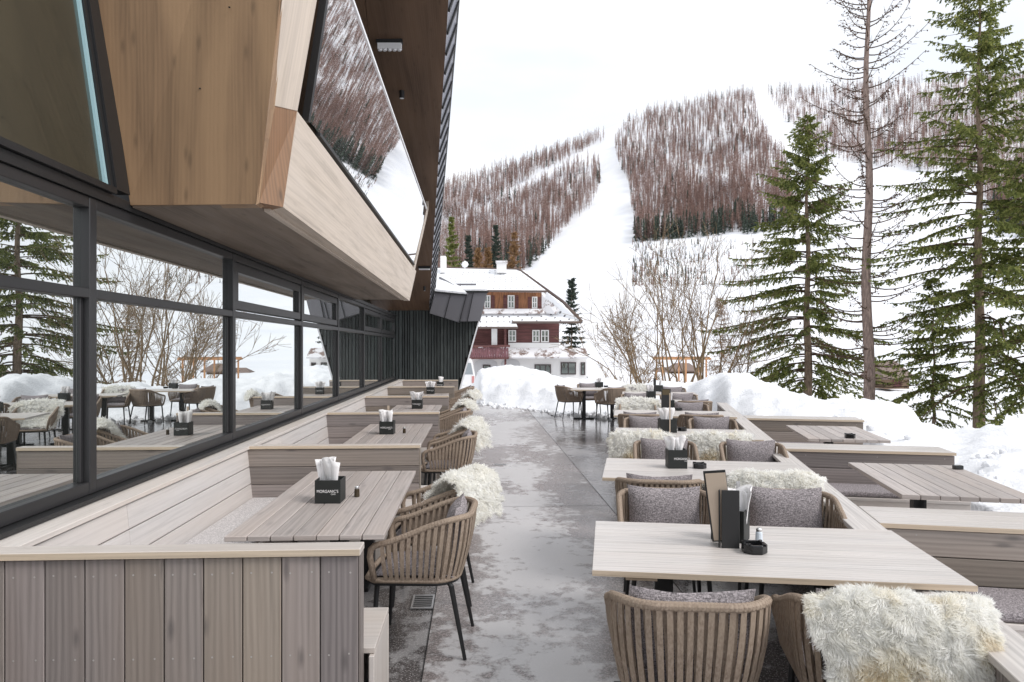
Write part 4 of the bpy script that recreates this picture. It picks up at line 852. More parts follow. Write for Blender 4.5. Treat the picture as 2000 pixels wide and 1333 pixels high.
def spruce(name, label, base, H, Rm, seed, crown0=.12, wh=.42, per=5, dens=1.0, leafm='needle', trunk_r=.17, asym=None, nl=.12, nw=.030, top_pow=.8, lean_=(0, 0), sparse=0.0, group='tall conifers behind the snow bank'):
    rg = np.random.default_rng(seed); root = thing(name, label, 'tree', base, 0, group)
    f = MB(); K = 14; pts = [Vector((lean_[0] * (k / K) ** 1.5 + .05 * math.sin(k * 1.3 + seed) * (k > 1), lean_[1] * k / K, H * k / K - (.6 if k == 0 else 0))) for k in range(K + 1)]
    f.tube(pts, [trunk_r * (1 - .93 * (k / K) ** .9) for k in range(K + 1)], 10); f.build('trunk', M['bark'], root, smooth=True)
    def tp(z): x = max(0, z / H) * K; i = min(int(x), K - 1); return pts[i].lerp(pts[i + 1], x - i)
    segs = []; tw_p = []; tw_d = []; tw_l = []; z = H * crown0
    while z < H * .985:
        h = (z / H - crown0) / (1 - crown0); Lz = Rm * ((1 - h) ** top_pow) * (.72 + .28 * min(1, h * 5 + .25))
        for k in range(per):
            az = rg.uniform(0, 2 * math.pi); L_ = max(.22, Lz * rg.uniform(.55, 1.15))
            if rg.random() < sparse * (1 - h): 
                dead = True
            else: dead = False
            if asym: L_ *= 1 + asym[1] * math.cos(az - asym[0])
            dz = rg.uniform(-.18, .18) * wh; p = np.array(tp(z + dz)); up = .55 * h - .10 + rg.uniform(-.1, .12); droop = .55 * (1 - h) + .1
            dirh = np.array([math.cos(az), math.sin(az), 0]); side = np.array([-math.sin(az), math.cos(az), 0]); n = max(4, int(L_ / .28)); prev = p
            for i in range(1, n + 1):
                s_ = i / n; q = p + dirh * L_ * s_ + np.array([0, 0, L_ * (up * s_ - droop * s_ * s_ * .75 + .32 * droop * s_ ** 4)]) + side * L_ * .05 * math.sin(s_ * 4 + az * 3)
                segs.append((prev, q, .020 * (1 - s_ * .8) * (L_ / 2.4) + .004, .019 * (1 - s_ * .8) * (L_ / 2.4) + .003))
                if s_ > (.24 if not dead else .8):
                    m_ = int(max(3, 7.5 * dens * L_ / n / .28)) 
                    for c in range(m_):
                        sg = 1 if rg.random() < .5 else -1; pos = prev + (q - prev) * rg.random(); l2 = (.16 + .32 * (1 - s_) * min(1, L_ / 1.6)) * rg.uniform(.6, 1.25)
                        d = dirh * rg.uniform(.35, .9) + side * sg * rg.uniform(.3, 1) + np.array([0, 0, rg.uniform(-1.0, .1)]); d /= np.linalg.norm(d)
                        tw_p.append(pos); tw_d.append(d); tw_l.append(l2)
                prev = q
            tw_p.append(prev); tw_d.append(dirh * .9 + np.array([0, 0, .25])); tw_l.append(.22)
        z += wh * rg.uniform(.7, 1.3) * (1 - .45 * h)
    V, Fq = seg_tubes(segs, 4); fast_mesh('limbs', V, Fq, M['twig_dk'], root)
    P = np.array(tw_p); D = np.array(tw_d); L_ = np.array(tw_l); per_t = np.maximum(5, (L_ / .030)).astype(int); idx = np.repeat(np.arange(len(P)), per_t); n = len(idx)
    t_ = rg.random(n); c = P[idx] + D[idx] * (L_[idx] * t_)[:, None]; c[:, 2] -= (t_ ** 2) * L_[idx] * .25
    d = D[idx] * .75 + rg.normal(0, .55, (n, 3)); d[:, 2] -= .15; d /= np.linalg.norm(d, axis=1)[:, None]; sd_ = np.cross(d, rg.normal(0, 1, (n, 3))); sd_ /= np.linalg.norm(sd_, axis=1)[:, None] + 1e-9
    l_ = (nl * rg.uniform(.6, 1.3, n))[:, None]; w_ = (nw * rg.uniform(.6, 1.2, n))[:, None]
    V = np.stack([c - d * l_ * .45 , c + sd_ * w_, c + d * l_ * .65, c - sd_ * w_], 1).reshape(-1, 3); b = np.arange(n) * 4
    tr = rg.random(len(P)); r_ = np.clip(tr[idx] * .65 + rg.random(n) * .35, 0, 1)
    fast_mesh('needles', V, np.stack([b, b + 1, b + 2, b + 3], 1), M[leafm], root, rnd=r_); return root
def at(px, Y, z=None, py=None): return (pcw(px, Y), Y, z if z is not None else CH - (py - HOR) / F * Y)
spruce('spruce', 'dense green spruce left of the bare larch trunk', at(1577, 31, -1.2), 13.2, 4.5, 11, crown0=.10, wh=.40, per=6, dens=1.0, trunk_r=.20, top_pow=.78, asym=(math.pi, .10))
spruce('spruce', 'tallest spruce at the right with loose drooping boughs', at(1912, 26, -1.4), 17.4, 4.3, 23, crown0=.10, wh=.46, per=5, dens=.9, trunk_r=.21, top_pow=.62, asym=(math.pi, .12), leafm='needle', sparse=.25)
spruce('spruce', 'small thin-stemmed spruce between the larch trunk and the tallest spruce', at(1823, 27, -1.6), 6.2, 2.3, 31, crown0=.12, wh=.36, per=4, dens=.9, trunk_r=.07, top_pow=.8)
spruce('spruce', 'bushy spruce cut by the right picture edge', at(2030, 24, -1.4), 12.6, 3.9, 37, crown0=.12, wh=.42, per=5, dens=.9, trunk_r=.16, top_pow=.7)
# tall bare larch with cones
def bare_larch(label, base, H, seed, tr=.20, Rm=3.3):
    rg = np.random.default_rng(seed); root = thing('bare_larch', label, 'tree', base, 0, 'tall conifers behind the snow bank'); K = 16
    f = MB(); pts = [Vector((.07 * math.sin(k * .9), .03 * k / K, H * k / K - (.8 if k == 0 else 0))) for k in range(K + 1)]; f.tube(pts, [tr * (1 - .72 * (k / K)) for k in range(K + 1)], 12); f.build('trunk', M['bark_grey'], root, smooth=True)
    segs = []; cones = []; z = 1.6
    def tp(zz): x = zz / H * K; i = min(int(x), K - 1); return np.array(pts[i].lerp(pts[i + 1], x - i))
    while z < H:
        h = z / H; az = rg.uniform(0, 2 * math.pi); L_ = Rm * (1.05 - .6 * h) * rg.uniform(.35, 1.15); p = tp(z); dirh = np.array([math.cos(az), math.sin(az), 0]); side = np.array([-dirh[1], dirh[0], 0]); n = 9; prev = p; sag = rg.uniform(.1, .35) * (1.3 - h)
        for i in range(1, n + 1):
            s_ = i / n; q = p + dirh * L_ * s_ + np.array([0, 0, L_ * (-sag * s_ + (sag + .22 + .35 * h) * s_ * s_)]) + side * .12 * L_ * math.sin(s_ * 3 + az * 5) * s_
            segs.append((prev, q, .026 * (1 - s_ * .8) + .004, .024 * (1 - s_ * .8) + .003))
            for c in range(2 if s_ > .25 else 0):
                d = dirh * rg.uniform(.2, 1) + side * rg.uniform(-1, 1) + np.array([0, 0, rg.uniform(-.6, .35)]); d /= np.linalg.norm(d); l2 = rg.uniform(.12, .55) * (1.15 - s_ * .6); e = q + d * l2 * .5; g = e + (d + np.array([0, 0, .35])) * l2 * .5
                segs.append((q, e, .007, .0055)); segs.append((e, g, .0055, .0035))
                for m_ in range(3):
                    if rg.random() < .5: cones.append(q + d * l2 * rg.random() + rg.normal(0, .02, 3))
            prev = q
        z += rg.uniform(.06, .20)
    V, Fq = seg_tubes(segs, 4); fast_mesh('limbs', V, Fq, M['twig_dk'], root)
    c = np.array(cones); n = len(c); r_ = rg.uniform(.018, .034, n)[:, None]; ax = np.array([[1, 0, 0], [0, 1, 0], [-1, 0, 0], [0, -1, 0], [0, 0, 1.2], [0, 0, -1.2]]); V = (c[:, None, :] + ax[None] * r_[:, None, :]).reshape(-1, 3); b = np.arange(n) * 6
    T3 = [(0, 1, 4), (1, 2, 4), (2, 3, 4), (3, 0, 4), (1, 0, 5), (2, 1, 5), (3, 2, 5), (0, 3, 5)]; Fq = np.concatenate([np.stack([b + t_[0], b + t_[1], b + t_[2]], 1) for t_ in T3]); fast_mesh('cones', V, Fq, M['cone'], root, rnd=np.tile(rg.random(n), 8)); return root
bare_larch('tall bare larch with straight grey-brown trunk and sparse curved limbs', at(1695, 28, -1.3), 17.5, 41, .225, 3.7)
# leafless shrubs and small trees
def shrub(name, label, base, H, stems, seed, spread=.5, mtl='twig', r0=.05, depth=5, group='leafless shrubs at the end of the terrace', dirs=None, twigs=2):
    rg = np.random.default_rng(seed); segs = []
    def grow(p, d, L_, r_, k):
        n = 4; prev = p
        for i in range(n):
            d = d + rg.normal(0, .10, 3) + np.array([0, 0, .035]); d /= np.linalg.norm(d); q = prev + d * L_ / n; ra = r_ * (1 - .4 * i / n); segs.append((prev, q, ra, r_ * (1 - .4 * (i + 1) / n)))
            if k > 0 and i >= 1:
                for c in range(twigs if k < depth - 1 else 1):
                    if rg.random() < .62:
                        e = d + rg.normal(0, .52, 3) + np.array([0, 0, .12]); e /= np.linalg.norm(e); grow(q, e, L_ * rg.uniform(.45, .72), ra * .52, k - 1)
            prev = q
        if k > 0: e = d + rg.normal(0, .18, 3); grow(prev, e / np.linalg.norm(e), L_ * .62, r_ * .56, k - 1)
    for s_ in range(stems):
        az = rg.uniform(0, 2 * math.pi); sp = spread * rg.uniform(.25, 1); d = np.array([math.cos(az) * sp, math.sin(az) * sp * .7, 1.])
        if dirs: d = np.array([dirs[s_ % len(dirs)], rg.uniform(-.25, .25), 1.0])
        grow(np.array([rg.normal(0, .25), rg.normal(0, .2), -.3]), d / np.linalg.norm(d), H * .40 * rg.uniform(.8, 1.1), r0 * rg.uniform(.6, 1), depth - 1)
    root = thing(name, label, 'shrub', base, 0, group); n1 = stems * 0 + len(segs); big = [q for q in segs if q[2] > .016]; sm = [q for q in segs if q[2] <= .016]
    if big: V, Fq = seg_tubes(big, 6); fast_mesh('stems', V, Fq, M[mtl], root, smooth=True)
    V, Fq = seg_tubes([(p, q, max(a, .0075), max(b_, .006)) for p, q, a, b_ in sm], 3); fast_mesh('twigs', V, Fq, M[mtl], root); return root
shrub('bare_shrub', 'leafless shrub arching left in front of the piste', at(1262, 27, -.6), 6.2, 8, 51, dirs=[-.62, -.42, -.25, -.1, .1, -.5], r0=.05, depth=4, twigs=2)
shrub('bare_shrub', 'leafless forked shrub in the middle of the thicket', at(1325, 28, -.7), 8.4, 8, 52, dirs=[-.25, -.1, .08, .25, .42, .0], r0=.06, depth=4, twigs=2)
shrub('bare_shrub', 'leafless upright tree with fine crown right of the forked shrub', at(1385, 30, -.8), 8.0, 6, 53, dirs=[-.2, .0, .15, .3, -.35], r0=.055, depth=5, twigs=1)
shrub('bare_shrub', 'dense brown thicket at the foot of the green spruce', at(1440, 31, -.8), 5.4, 8, 54, spread=.55, r0=.035, mtl='twig', depth=5, twigs=1)
shrub('bare_shrub', 'low leafless twigs behind the far table', at(1215, 25, -.3), 2.6, 5, 55, spread=.8, r0=.03, depth=4)
spruce('young_larch', 'young brown larch standing in the thicket', at(1408, 36, -.9), 5.2, 1.15, 56, crown0=.05, wh=.25, per=5, dens=1.0, leafm='gold', trunk_r=.07, nl=.07, nw=.008, group='leafless shrubs at the end of the terrace')
spruce('young_spruce', 'snow-dusted spruce at the right corner of the chalet', at(1116, 68, -3.0), 11.6, 1.9, 61, crown0=.06, wh=.6, per=6, dens=.55, leafm='farspruce', trunk_r=.12, nl=.2, nw=.05, group='conifers near the chalet')
for px_, Y_, H_, sd_ in ((1068, 95, 15, 62), (1084, 98, 12, 63)): shrub('bare_tree', 'thin leafless tree behind the chalet roof, %s' % ('taller and nearer the chimney' if sd_ == 62 else 'shorter, further right'), at(px_, Y_, 0), H_ * .75, 2, sd_, spread=.08, mtl='bark_grey', r0=.1, depth=4, group='thin leafless trees behind the chalet')
for px_, Y_, H_, lm, lb, sd_ in ((882, 100, 17.5, 'gold', 'yellow-green larch rising behind the left chimney', 70), (933, 105, 13.5, 'gold', 'small golden larch behind the middle of the chalet ridge', 71), (952, 108, 14, 'gold', 'golden larch just left of the main chimney', 72), (1004, 104, 16, 'gold', 'broad golden larch just right of the main chimney', 73), (968, 125, 20, 'farspruce', 'dark spruce behind the golden larches', 74), (915, 128, 19, 'farspruce', 'dark spruce behind the satellite dish', 75)):
    spruce('larch' if lm == 'gold' else 'spruce', lb, (pcw(px_, Y_), Y_, hill_z(pcw(px_, Y_), Y_) - 1), H_ + 4.5, 2.9, sd_, crown0=.1, wh=.8, per=6, dens=.4, leafm=lm if px_ != 882 else 'needle', trunk_r=.15, nl=.4, nw=.05 if lm == 'gold' else .09, group='conifers near the chalet')
# ------------------------------------------------------------------ hillside forest
def inside(poly, x, y):
    c = np.zeros(len(x), bool); j = len(poly) - 1
    for i in range(len(poly)):
        xi, yi = poly[i]; xj, yj = poly[j]; c ^= ((yi > y) != (yj > y)) & (x < (xj - xi) * (y - yi) / (yj - yi + 1e-9) + xi); j = i
    return c
FOR = [[(840, 372), (1000, 326), (1165, 268), (1190, 268), (1184, 270), (1120, 306), (1060, 336), (1000, 372), (960, 398), (900, 425), (840, 440)],
       [(840, 455), (905, 434), (960, 408), (1020, 378), (1075, 350), (1140, 318), (1172, 325), (1172, 372), (1150, 408), (1120, 430), (1090, 462), (1060, 500), (1030, 528), (1005, 545), (840, 560)],
       [(1228, 240), (1300, 216), (1440, 187), (1470, 185), (1480, 240), (1500, 275), (1530, 300), (1560, 420), (1540, 440), (1470, 452), (1400, 458), (1330, 465), (1290, 470), (1240, 476), (1238, 440), (1232, 395), (1222, 345), (1205, 315), (1200, 282)],
       [(1495, 184), (1700, 170), (2100, 135), (2300, 140), (2300, 420), (1960, 460), (1900, 345), (1760, 330), (1660, 318), (1600, 305), (1560, 262), (1520, 225)]]
rs_ = np.linspace(110, 1099, 260)
pxg = np.arange(820, 2320, 20); TAB = {}
for px_ in pxg: TAB[px_] = np.array([HOR - (hill_z(pcw(px_, r_), r_) - CH) / r_ * F for r_ in rs_])
def ground_at(px, py):
    k = int(round((px - 820) / 20)) * 20 + 820; col = TAB.get(min(max(k, 820), 2300)); i = np.searchsorted(-col, -py); i = min(max(i, 1), len(rs_) - 1); a, b_ = col[i - 1], col[i]; s_ = 0 if a == b_ else min(1, max(0, (a - py) / (a - b_))); return rs_[i - 1] + s_ * (rs_[i] - rs_[i - 1])
def tree_proto(seed, kind):
    rg = np.random.default_rng(seed); T = []; c = []
    def tri(p, q, w_, r_):
        d = np.array(q) - np.array(p); s_ = np.cross(d, rg.normal(0, 1, 3)); s_ = s_ / (np.linalg.norm(s_) + 1e-9) * w_; T.append([np.array(p) - s_, np.array(p) + s_, np.array(q)]); c.append(r_)
    for k in range(3): a = k * 2.1; T.append([[.010 * math.cos(a), .010 * math.sin(a), 0], [.010 * math.cos(a + 2.1), .010 * math.sin(a + 2.1), 0], [0, 0, 1.0]]); c.append(.05)
    n = 96 if kind == 'larch' else 80
    for i in range(n):
        z = (.22 if kind == 'larch' else .06) + (1 - (.22 if kind == 'larch' else .06)) * (i + rg.random()) / n; az = rg.uniform(0, 6.28)
        if kind == 'larch': L_ = .20 * (1.05 - z) ** .6 * rg.uniform(.5, 1.25) * min(1, (z - .12) * 4); tri((0, 0, z - .015), (L_ * math.cos(az), L_ * math.sin(az), z + .02 + rg.uniform(-.02, .03)), .0062, rg.random())
        else: L_ = .19 * (1.02 - z) ** .8 * rg.uniform(.6, 1.2); tri((0, 0, z), (L_ * math.cos(az), L_ * math.sin(az), z - .05), .030, rg.random())
    return np.array(T), np.array(c)
def forest(name, kind, mtl, places, seed):
    rg = np.random.default_rng(seed); protos = [tree_proto(seed + k, kind) for k in range(8)]; VV = []; RR = []
    for (x, y, z, h) in places:
        T, c = protos[rg.integers(8)]; a = rg.uniform(0, 6.28); ca, sa = math.cos(a), math.sin(a); wx = rg.uniform(.8, 1.3); X = T.copy().astype(float); u = X[..., 0] * ca - X[..., 1] * sa; v = X[..., 0] * sa + X[..., 1] * ca
        X[..., 0] = u * h * wx + x; X[..., 1] = v * h * wx + y; X[..., 2] = X[..., 2] * h + z - .3; VV.append(X.reshape(-1, 3)); RR.append(np.clip(c * .7 + rg.random() * .3, 0, 1))
    V = np.concatenate(VV); n = len(V) // 3; return tag(fast_mesh(name, V, np.arange(n * 3).reshape(-1, 3), M[mtl], rnd=np.concatenate(RR)), kind='stuff')
rg = np.random.default_rng(99); PLC = {'larch': [], 'spruce': []}
for poly, num in zip(FOR, (2100, 2900, 5000, 8500)):
    xs_ = [p[0] for p in poly]; ys_ = [p[1] for p in poly]; X = rg.uniform(min(xs_), max(xs_), num * 3); Y = rg.uniform(min(ys_), max(ys_), num * 3); k = inside(poly, X, Y); X, Y = X[k][:num], Y[k][:num]
    for px_, py_ in zip(X, Y):
        if noise.noise((px_ * .03, py_ * .03, 4)) < -.30 and rg.random() < .55: continue
        r_ = ground_at(px_, py_); x = pcw(px_, r_); z = hill_z(x, r_); low = (r_ < 640) and noise.noise((px_ * .03, py_ * .03, 8)) > -.05
        sp = rg.random() < (.5 if low else .05)
        PLC['spruce' if sp else 'larch'].append((x, r_, z, rg.uniform(9, 21) * (.8 if sp else 1) * (1.0 if r_ < 900 else .95)))
for k in range(90):  # dark belt along the forest foot
    px_ = rg.uniform(1238, 1530); py_ = 474 - (px_ - 1238) * .07 - rg.uniform(0, 16); r_ = ground_at(px_, py_); x = pcw(px_, r_); PLC['spruce'].append((x, r_, hill_z(x, r_), rg.uniform(14, 21)))
for k in range(120):
    px_ = rg.uniform(1945, 2300); py_ = rg.uniform(380, 470); r_ = ground_at(px_, py_); x = pcw(px_, r_); PLC['spruce'].append((x, r_, hill_z(x, r_), rg.uniform(16, 24)))
tag(forest('larch_forest', 'larch', 'larch', PLC['larch'], 100), 'bare brown larch forest covering the hillside', 'forest'); tag(forest('spruce_stand', 'spruce', 'farspruce', PLC['spruce'], 200), 'dark green spruces scattered along the lower edge of the larch forest', 'forest')
sm = []
for k in range(520):
    px_ = 1235 + abs(rg.normal(0, 110)); py_ = rg.uniform(470, 560)
    if px_ > 1560: continue
    r_ = ground_at(px_, py_); x = pcw(px_, r_); sm.append((x, r_, hill_z(x, r_), rg.uniform(2, 5.5)))
tag(forest('young_growth', 'spruce', 'twigmix' if 'twigmix' in M else 'larch', sm[::2], 300), 'sparse brown saplings on the white slope below the forest', 'saplings'); tag(forest('young_conifers', 'spruce', 'farspruce', sm[1::2], 310), 'sparse small dark conifers on the white slope below the forest', 'saplings')
# ------------------------------------------------------------------ the chalet
HX, HY = pcw(1000, 60), 60.0; HS = HY / F
CHT = thing('chalet', 'old mountain chalet with white ground floor, dark red timber and snow-covered roof', 'building', (0, 60, 0))
def hp(px, py, d=0): Y = HY + d; return Vector(((px - 1000) / F * Y, d, CH - (py - HOR) / F * Y))
def hbox(b, x0, x1, y0, y1, d0, d1, ax=None):
    a = hp(x0, y0, d0); c = hp(x1, y1, d0); b.box(a.x, c.x, d0, d1, c.z, a.z, ax=ax)
M['plaster'] = mat('white_plaster', (.74, .73, .72), .9)
def boards(name, c, sc, vert=True):
    m = mat(name, c, .8); t = NT(m); co = t.coord('Object', (sc if vert else .4, .4, .6 if vert else sc)); n1 = t.noise(co, 1.6, 5, .7); t.col(t.ramp(n1, [(.3, tuple(x * .45 for x in c)), (.5, c), (.72, tuple(min(1, x * 1.7) for x in c))])); return m
M['red'] = boards('dark_red_boards', (.115, .045, .042), 7, False); M['rust'] = boards('sunburnt_timber', (.26, .115, .055), 6); M['plum'] = boards('plum_railing_boards', (.17, .075, .085), 9)
m = mat('wood_shingle', (.26, .20, .17), .9); t = NT(m); br = t.n('TexBrick'); br.inputs['Scale'].default_value = 4.5; br.inputs['Color1'].default_value = (.30, .22, .18, 1); br.inputs['Color2'].default_value = (.17, .12, .11, 1); br.inputs['Mortar'].default_value = (.08, .05, .05, 1); t.l(t.coord('UV', (1, 1, 1), 'UVMap'), br.inputs[0])
t.col(t.mix(t.ramp(t.noise(t.coord('Object'), 1.1, 6, .7), [(.42, 0), (.5, .85)]), br.outputs[0], (.8, .8, .82))); M['shingle'] = m
m = mat('dotted_roof_snow', (.85, .86, .88), .7); t = NT(m); vo = t.n('TexVoronoi'); vo.inputs['Scale'].default_value = 1.0; vo.inputs['Randomness'].default_value = .12; t.l(t.coord('UV', (2.1, 1.5, 1), 'UVMap'), vo.inputs['Vector'])
t.col(t.mix(t.ramp(vo.outputs['Distance'], [(.10, 1), (.2, 0)]), (.85, .86, .88), (.12, .11, .12))); M['roofsnow'] = m
f = MB(); hbox(f, 878, 1146, 697, 800, 0, 9); hbox(f, 993, 1092, 670, 681, -.05, 8); hbox(f, 960, 971, 638, 676, -.9, -.5); f.build('wall', M['plaster'], CHT)
for (x0, x1) in ((926, 972), (978, 1016)):
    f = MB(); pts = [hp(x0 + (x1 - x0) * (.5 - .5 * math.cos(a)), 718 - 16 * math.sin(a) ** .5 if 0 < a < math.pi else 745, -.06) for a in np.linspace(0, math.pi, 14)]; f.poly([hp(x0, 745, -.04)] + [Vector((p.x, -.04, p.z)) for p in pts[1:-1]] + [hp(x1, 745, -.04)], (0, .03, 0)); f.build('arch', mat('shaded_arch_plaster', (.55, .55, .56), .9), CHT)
f = MB(); hbox(f, 1006, 1092, 626, 670.5, .05, 8, 0); hbox(f, 890, 1006, 626, 676, 1.4, 8, 0); f.build('timber_wall', M['red'], CHT)
f = MB(); hbox(f, 915, 1058, 566, 606, .3, 8, 2); f.build('upper_wall', M['rust'], CHT)
f = MB(); x = 905
while x < 992: hbox(f, x, x + 3.1, 679, 699, -1.3, -1.25, 2); x += 3.4
f.build('balcony_railing', M['plum'], CHT); f = MB(); hbox(f, 900, 996, 674, 678.5, -1.4, -1.2, 0); hbox(f, 905, 993, 699, 702, -1.4, 0, 0); hbox(f, 985, 989, 640, 745, -1.2, -1.0, 2); hbox(f, 905, 909, 640, 702, -1.2, -1.0, 2); f.build('balcony_post', M['red'], CHT)
def slab(b, P, th=.16): b.poly([hp(*p) for p in P], (0, .02, -th))
f = MB(); slab(f, [(838, 523, 5), (1012, 527, 5), (1067, 568, -.9), (838, 566, -.9)][::-1]); r1 = f.build('roof', M['roofsnow'], CHT)
f = MB(); f.poly([hp(1067, 570, -.5), hp(1134, 628, -1.0), hp(1000, 628, -1.1), hp(1000, 606, .2), hp(1058, 606, .2)], (0, .05, -.14)); slab(f, [(1012, 527, 5), (1134, 628, -1.0), (1130, 620, 8), (1030, 530, 7)]); f.build('hipped_roof', M['roofsnow'], CHT)
f = MB(); f.poly([hp(905, 639, -1.5), hp(1011, 639, -1.5), hp(1000, 612, -.2), hp(905, 612, -.2)], (0, .04, -.12)); f.build('porch_roof', M['roofsnow'], CHT)
f = MB(); f.poly([hp(1058, 575, -.15), hp(1094, 606, -.62), hp(1085, 614, -.75), hp(1058, 612, -.3)], (0, .04, 0)); f.poly([hp(905, 603.5, -.28), hp(1062, 603.5, -.28), hp(1064, 613, -.62), hp(905, 613, -.62)], (0, .05, 0)); f.build('shingle_strip', M['shingle'], CHT)
f = MB(); f.poly([hp(988, 698, -1.3), hp(1150, 698, -1.3), hp(1144, 680, -.1), hp(993, 680, -.1)][::-1], (0, .06, -.1)); f.build('skirt_roof', M['shingle'], CHT)
f = MB(); f.tube([hp(1012, 526, 4.9), hp(1067, 566, 2), hp(1100, 590, .6), hp(1136, 628, -1.1)], .13, 6); f.tube([hp(838, 568, -1), hp(1068, 569.5, -1)], .09, 6); f.tube([hp(1000, 630, -1.2), hp(1136, 630, -1.2)], .1, 6); f.tube([hp(838, 522.5, 5), hp(1013, 526.5, 5)], .08, 6); f.tube([hp(905, 640.5, -1.6), hp(1012, 640.5, -1.6)], .09, 6); f.build('eave_board', mat('weathered_eave', (.12, .09, .08), .8), CHT)
for (x0, x1, y0, y1, d, nm) in ((991.5, 1005, 577, 603, .28, 2), (1039, 1049.5, 580, 603, .28, 2), (946, 958, 577, 603, .28, 2), (993, 1008, 645, 668, .0, 2), (1039.5, 1054, 645, 669, .0, 2), (1056.5, 1072, 645, 669, .0, 2), (943, 958, 713, 725, -.06, 1), (1044, 1076, 712, 734, -.03, 3), (1095, 1125, 708, 732, -.03, 2), (1134, 1143, 708, 733, -.03, 1)):
    wd = M['plaster'] if y0 < 700 else mat('dark_window_frame', (.06, .045, .045), .7)
    b_ = MB(); e = .09; a = hp(x0, y0, d); c = hp(x1, y1, d); y_ = d - .05; D_ = .06
    b_.box(a.x, c.x, y_, y_ + D_, a.z - e, a.z); b_.box(a.x, c.x, y_, y_ + D_, c.z, c.z + e); b_.box(a.x, a.x + e, y_, y_ + D_, c.z + e, a.z - e); b_.box(c.x - e, c.x, y_, y_ + D_, c.z + e, a.z - e)
    if nm >= 2:
        for q_ in range(1, nm): mxx = a.x + (c.x - a.x) * q_ / nm; b_.box(mxx - .04, mxx + .04, y_, y_ + D_ - .01, c.z + e, a.z - e)
        if y0 < 700: mz = (a.z + c.z) / 2; b_.box(a.x + e, c.x - e, y_ + .012, y_ + D_ - .012, mz - .025, mz + .025)
    wn = b_.build('window', wd, CHT); g_ = MB(); g_.box(a.x + .02, c.x - .02, d - .012, d - .004, c.z + .02, a.z - .02); g_.build('pane', M['glass_dk'], wn)
    if y0 < 610:
        for xx in (a.x - .35, c.x + .06): s_ = MB(); s_.box(xx, xx + .28, d - .04, d - .005, c.z + .02, a.z - .02, ax=2); s_.build('shutter', M['red'], wn)
f = MB(); hbox(f, 970, 989, 513, 533, 3.2, 4.4); f.build('chimney', M['plaster'], r1); f = MB(); hbox(f, 968, 991, 509.5, 512.8, 3.1, 4.5); f.build('chimney_cap', M['shingle'], r1); f = MB(); hbox(f, 860, 870, 500, 533, 3.2, 4.2); f.build('chimney', M['plaster'], r1)
f = MB(); c0 = hp(908, 517, 3.6); f.grid(lambda a, b_: c0 + Vector(((a - .5) * .62, -.10 + .35 * ((a - .5) ** 2 + (b_ - .5) ** 2), (b_ - .5) * .62)) if (a - .5) ** 2 + (b_ - .5) ** 2 <= .26 else c0 + Vector(((a - .5) * .44, 0, (b_ - .5) * .44)), 10, 10); f.tube([c0, c0 + Vector((0, .2, -.7))], .03, 6); f.build('satellite_dish', M['frost'], r1, smooth=True)
# van half hidden behind the dark wall
V_ = thing('van', 'white van with red tail light parked behind the dark batten wall', 'van', (pcw(893, 38), 38, -.80), R(3)); mw = mat('white_paint', (.78, .77, .77), .25)
prof = [(-.93, .35), (-.95, .95), (-.93, 1.12), (-.78, 1.88), (-.68, 1.97), (.68, 1.97), (.78, 1.88), (.93, 1.12), (.95, .95), (.93, .35)]
f = MB(); f.poly([(x, 0, z) for x, z in prof], (0, 4.4, 0)); f.build('body', mw, V_, bevel=.04, seg=2)
f = MB(); f.poly([(-.72, -.012, 1.78), (.72, -.012, 1.78), (.84, -.012, 1.17), (-.84, -.012, 1.17)], (0, .01, 0)); f.build('rear_window', mat('van_rear_glass', (.30, .33, .35), .1), V_)
for sx in (-1, 1):
    f = MB(); f.box(sx * .84 - .07, sx * .84 + .07, -.02, .02, .72, 1.08); f.build('tail_light', mat('red_lens', (.55, .25, .24), .3), V_)
    for yy in (.9, 3.4): f = MB(); f.tube([(sx * .72, yy, .33), (sx * .95, yy, .33)], .33, 16); f.build('wheel', M['black'], V_)
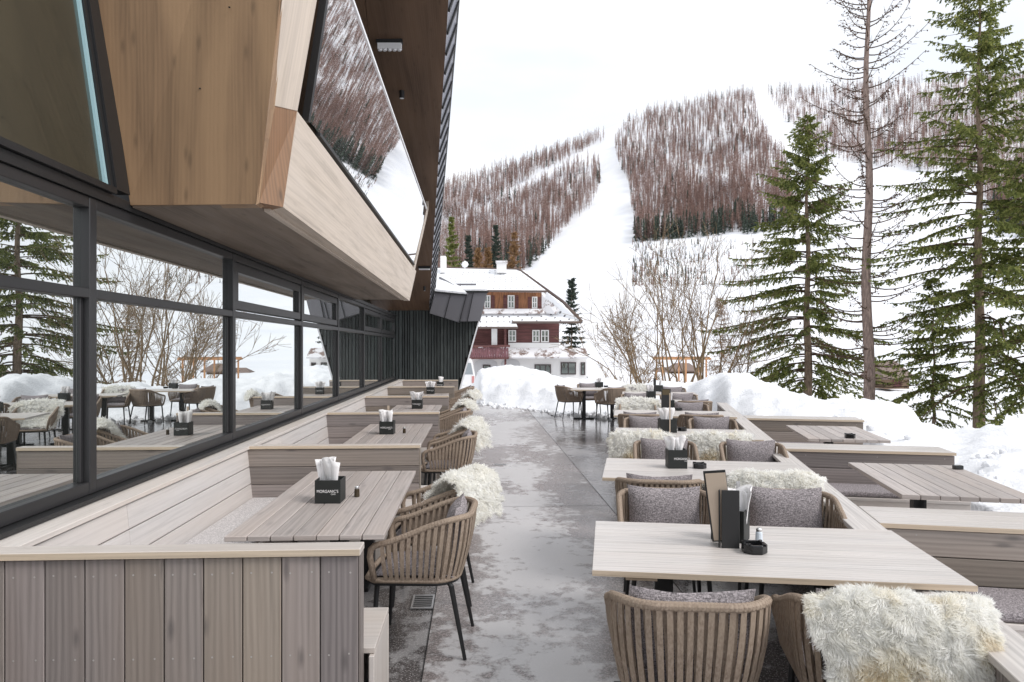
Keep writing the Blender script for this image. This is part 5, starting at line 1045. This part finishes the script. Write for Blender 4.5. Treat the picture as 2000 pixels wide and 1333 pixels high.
f = MB(); f.box(-.5, .5, -.014, .0, .62, .76); f.build('number_plate', M['frost'], V_); f = MB(); f.box(-.9, .9, -.06, .05, .36, .52); f.build('bumper', mw, V_, bevel=.02)
# wooden pergola and huts in the valley
P_ = thing('pergola', 'orange timber pergola frame standing in the snow beyond the shrubs', 'pergola', (pcw(1335, 60), 60, -1.2), 0); wp = mat('fresh_timber', (.48, .25, .12), .7)
f = MB()
for x in (-1.75, .2, 1.9): f.box(x - .06, x + .06, -.06, .06, 0, 2.0); f.box(x - .06, x + .06, 2.5, 2.6, 0, 2.0)
for y_ in (0, 2.5): f.box(-2.1, 2.3, y_ - .08, y_ + .08, 2.0, 2.16)
for x in np.linspace(-1.9, 2.1, 7): f.box(x - .04, x + .04, -.3, 2.9, 2.161, 2.25)
f.build('frame', wp, P_)
def hut(label, px, Y, z, wd, dp, h, rh, rz):
    H_ = thing('hut', label, 'hut', (pcw(px, Y), Y, z), rz, 'timber huts in the valley'); f = MB(); f.box(-wd / 2, wd / 2, 0, dp, 0, h, ax=0); f.build('wall', mat('old_log_wall', (.22, .15, .10), .9), H_)
    f = MB(); e = .45; f.poly([(-wd / 2 - e, -e, h - .15), (wd / 2 + e, -e, h - .15), (wd / 2 - .3, dp / 2, h + rh), (-wd / 2 + .3, dp / 2, h + rh)], (0, .03, -.12)); f.poly([(wd / 2 - .3, dp / 2, h + rh), (wd / 2 + e, -e, h - .15), (wd / 2 + e, dp + e, h - .15)], (0, 0, -.1)); f.poly([(-wd / 2 + .3, dp / 2, h + rh), (-wd / 2 - e, dp + e, h - .15), (-wd / 2 - e, -e, h - .15)], (0, 0, -.1)); f.build('roof', mat('old_board_roof', (.20, .15, .13), .9), H_)
    f = MB(); f.box(-.4, .4, -.03, -.002, .2, h * .8); f.build('door', M['red'], H_)
hut('brown shingled hut between the larch trunk and the small spruce', 1752, 62, -1.75, 2.2, 3, 1.1, 1.3, R(4)); hut('small hut half hidden behind the pergola', 1336, 75, -1.3, 2.2, 2, .9, .6, 0); hut('tiny far hut left of the pergola', 1300, 78, -1.4, 1.6, 1.6, .7, .4, 0)
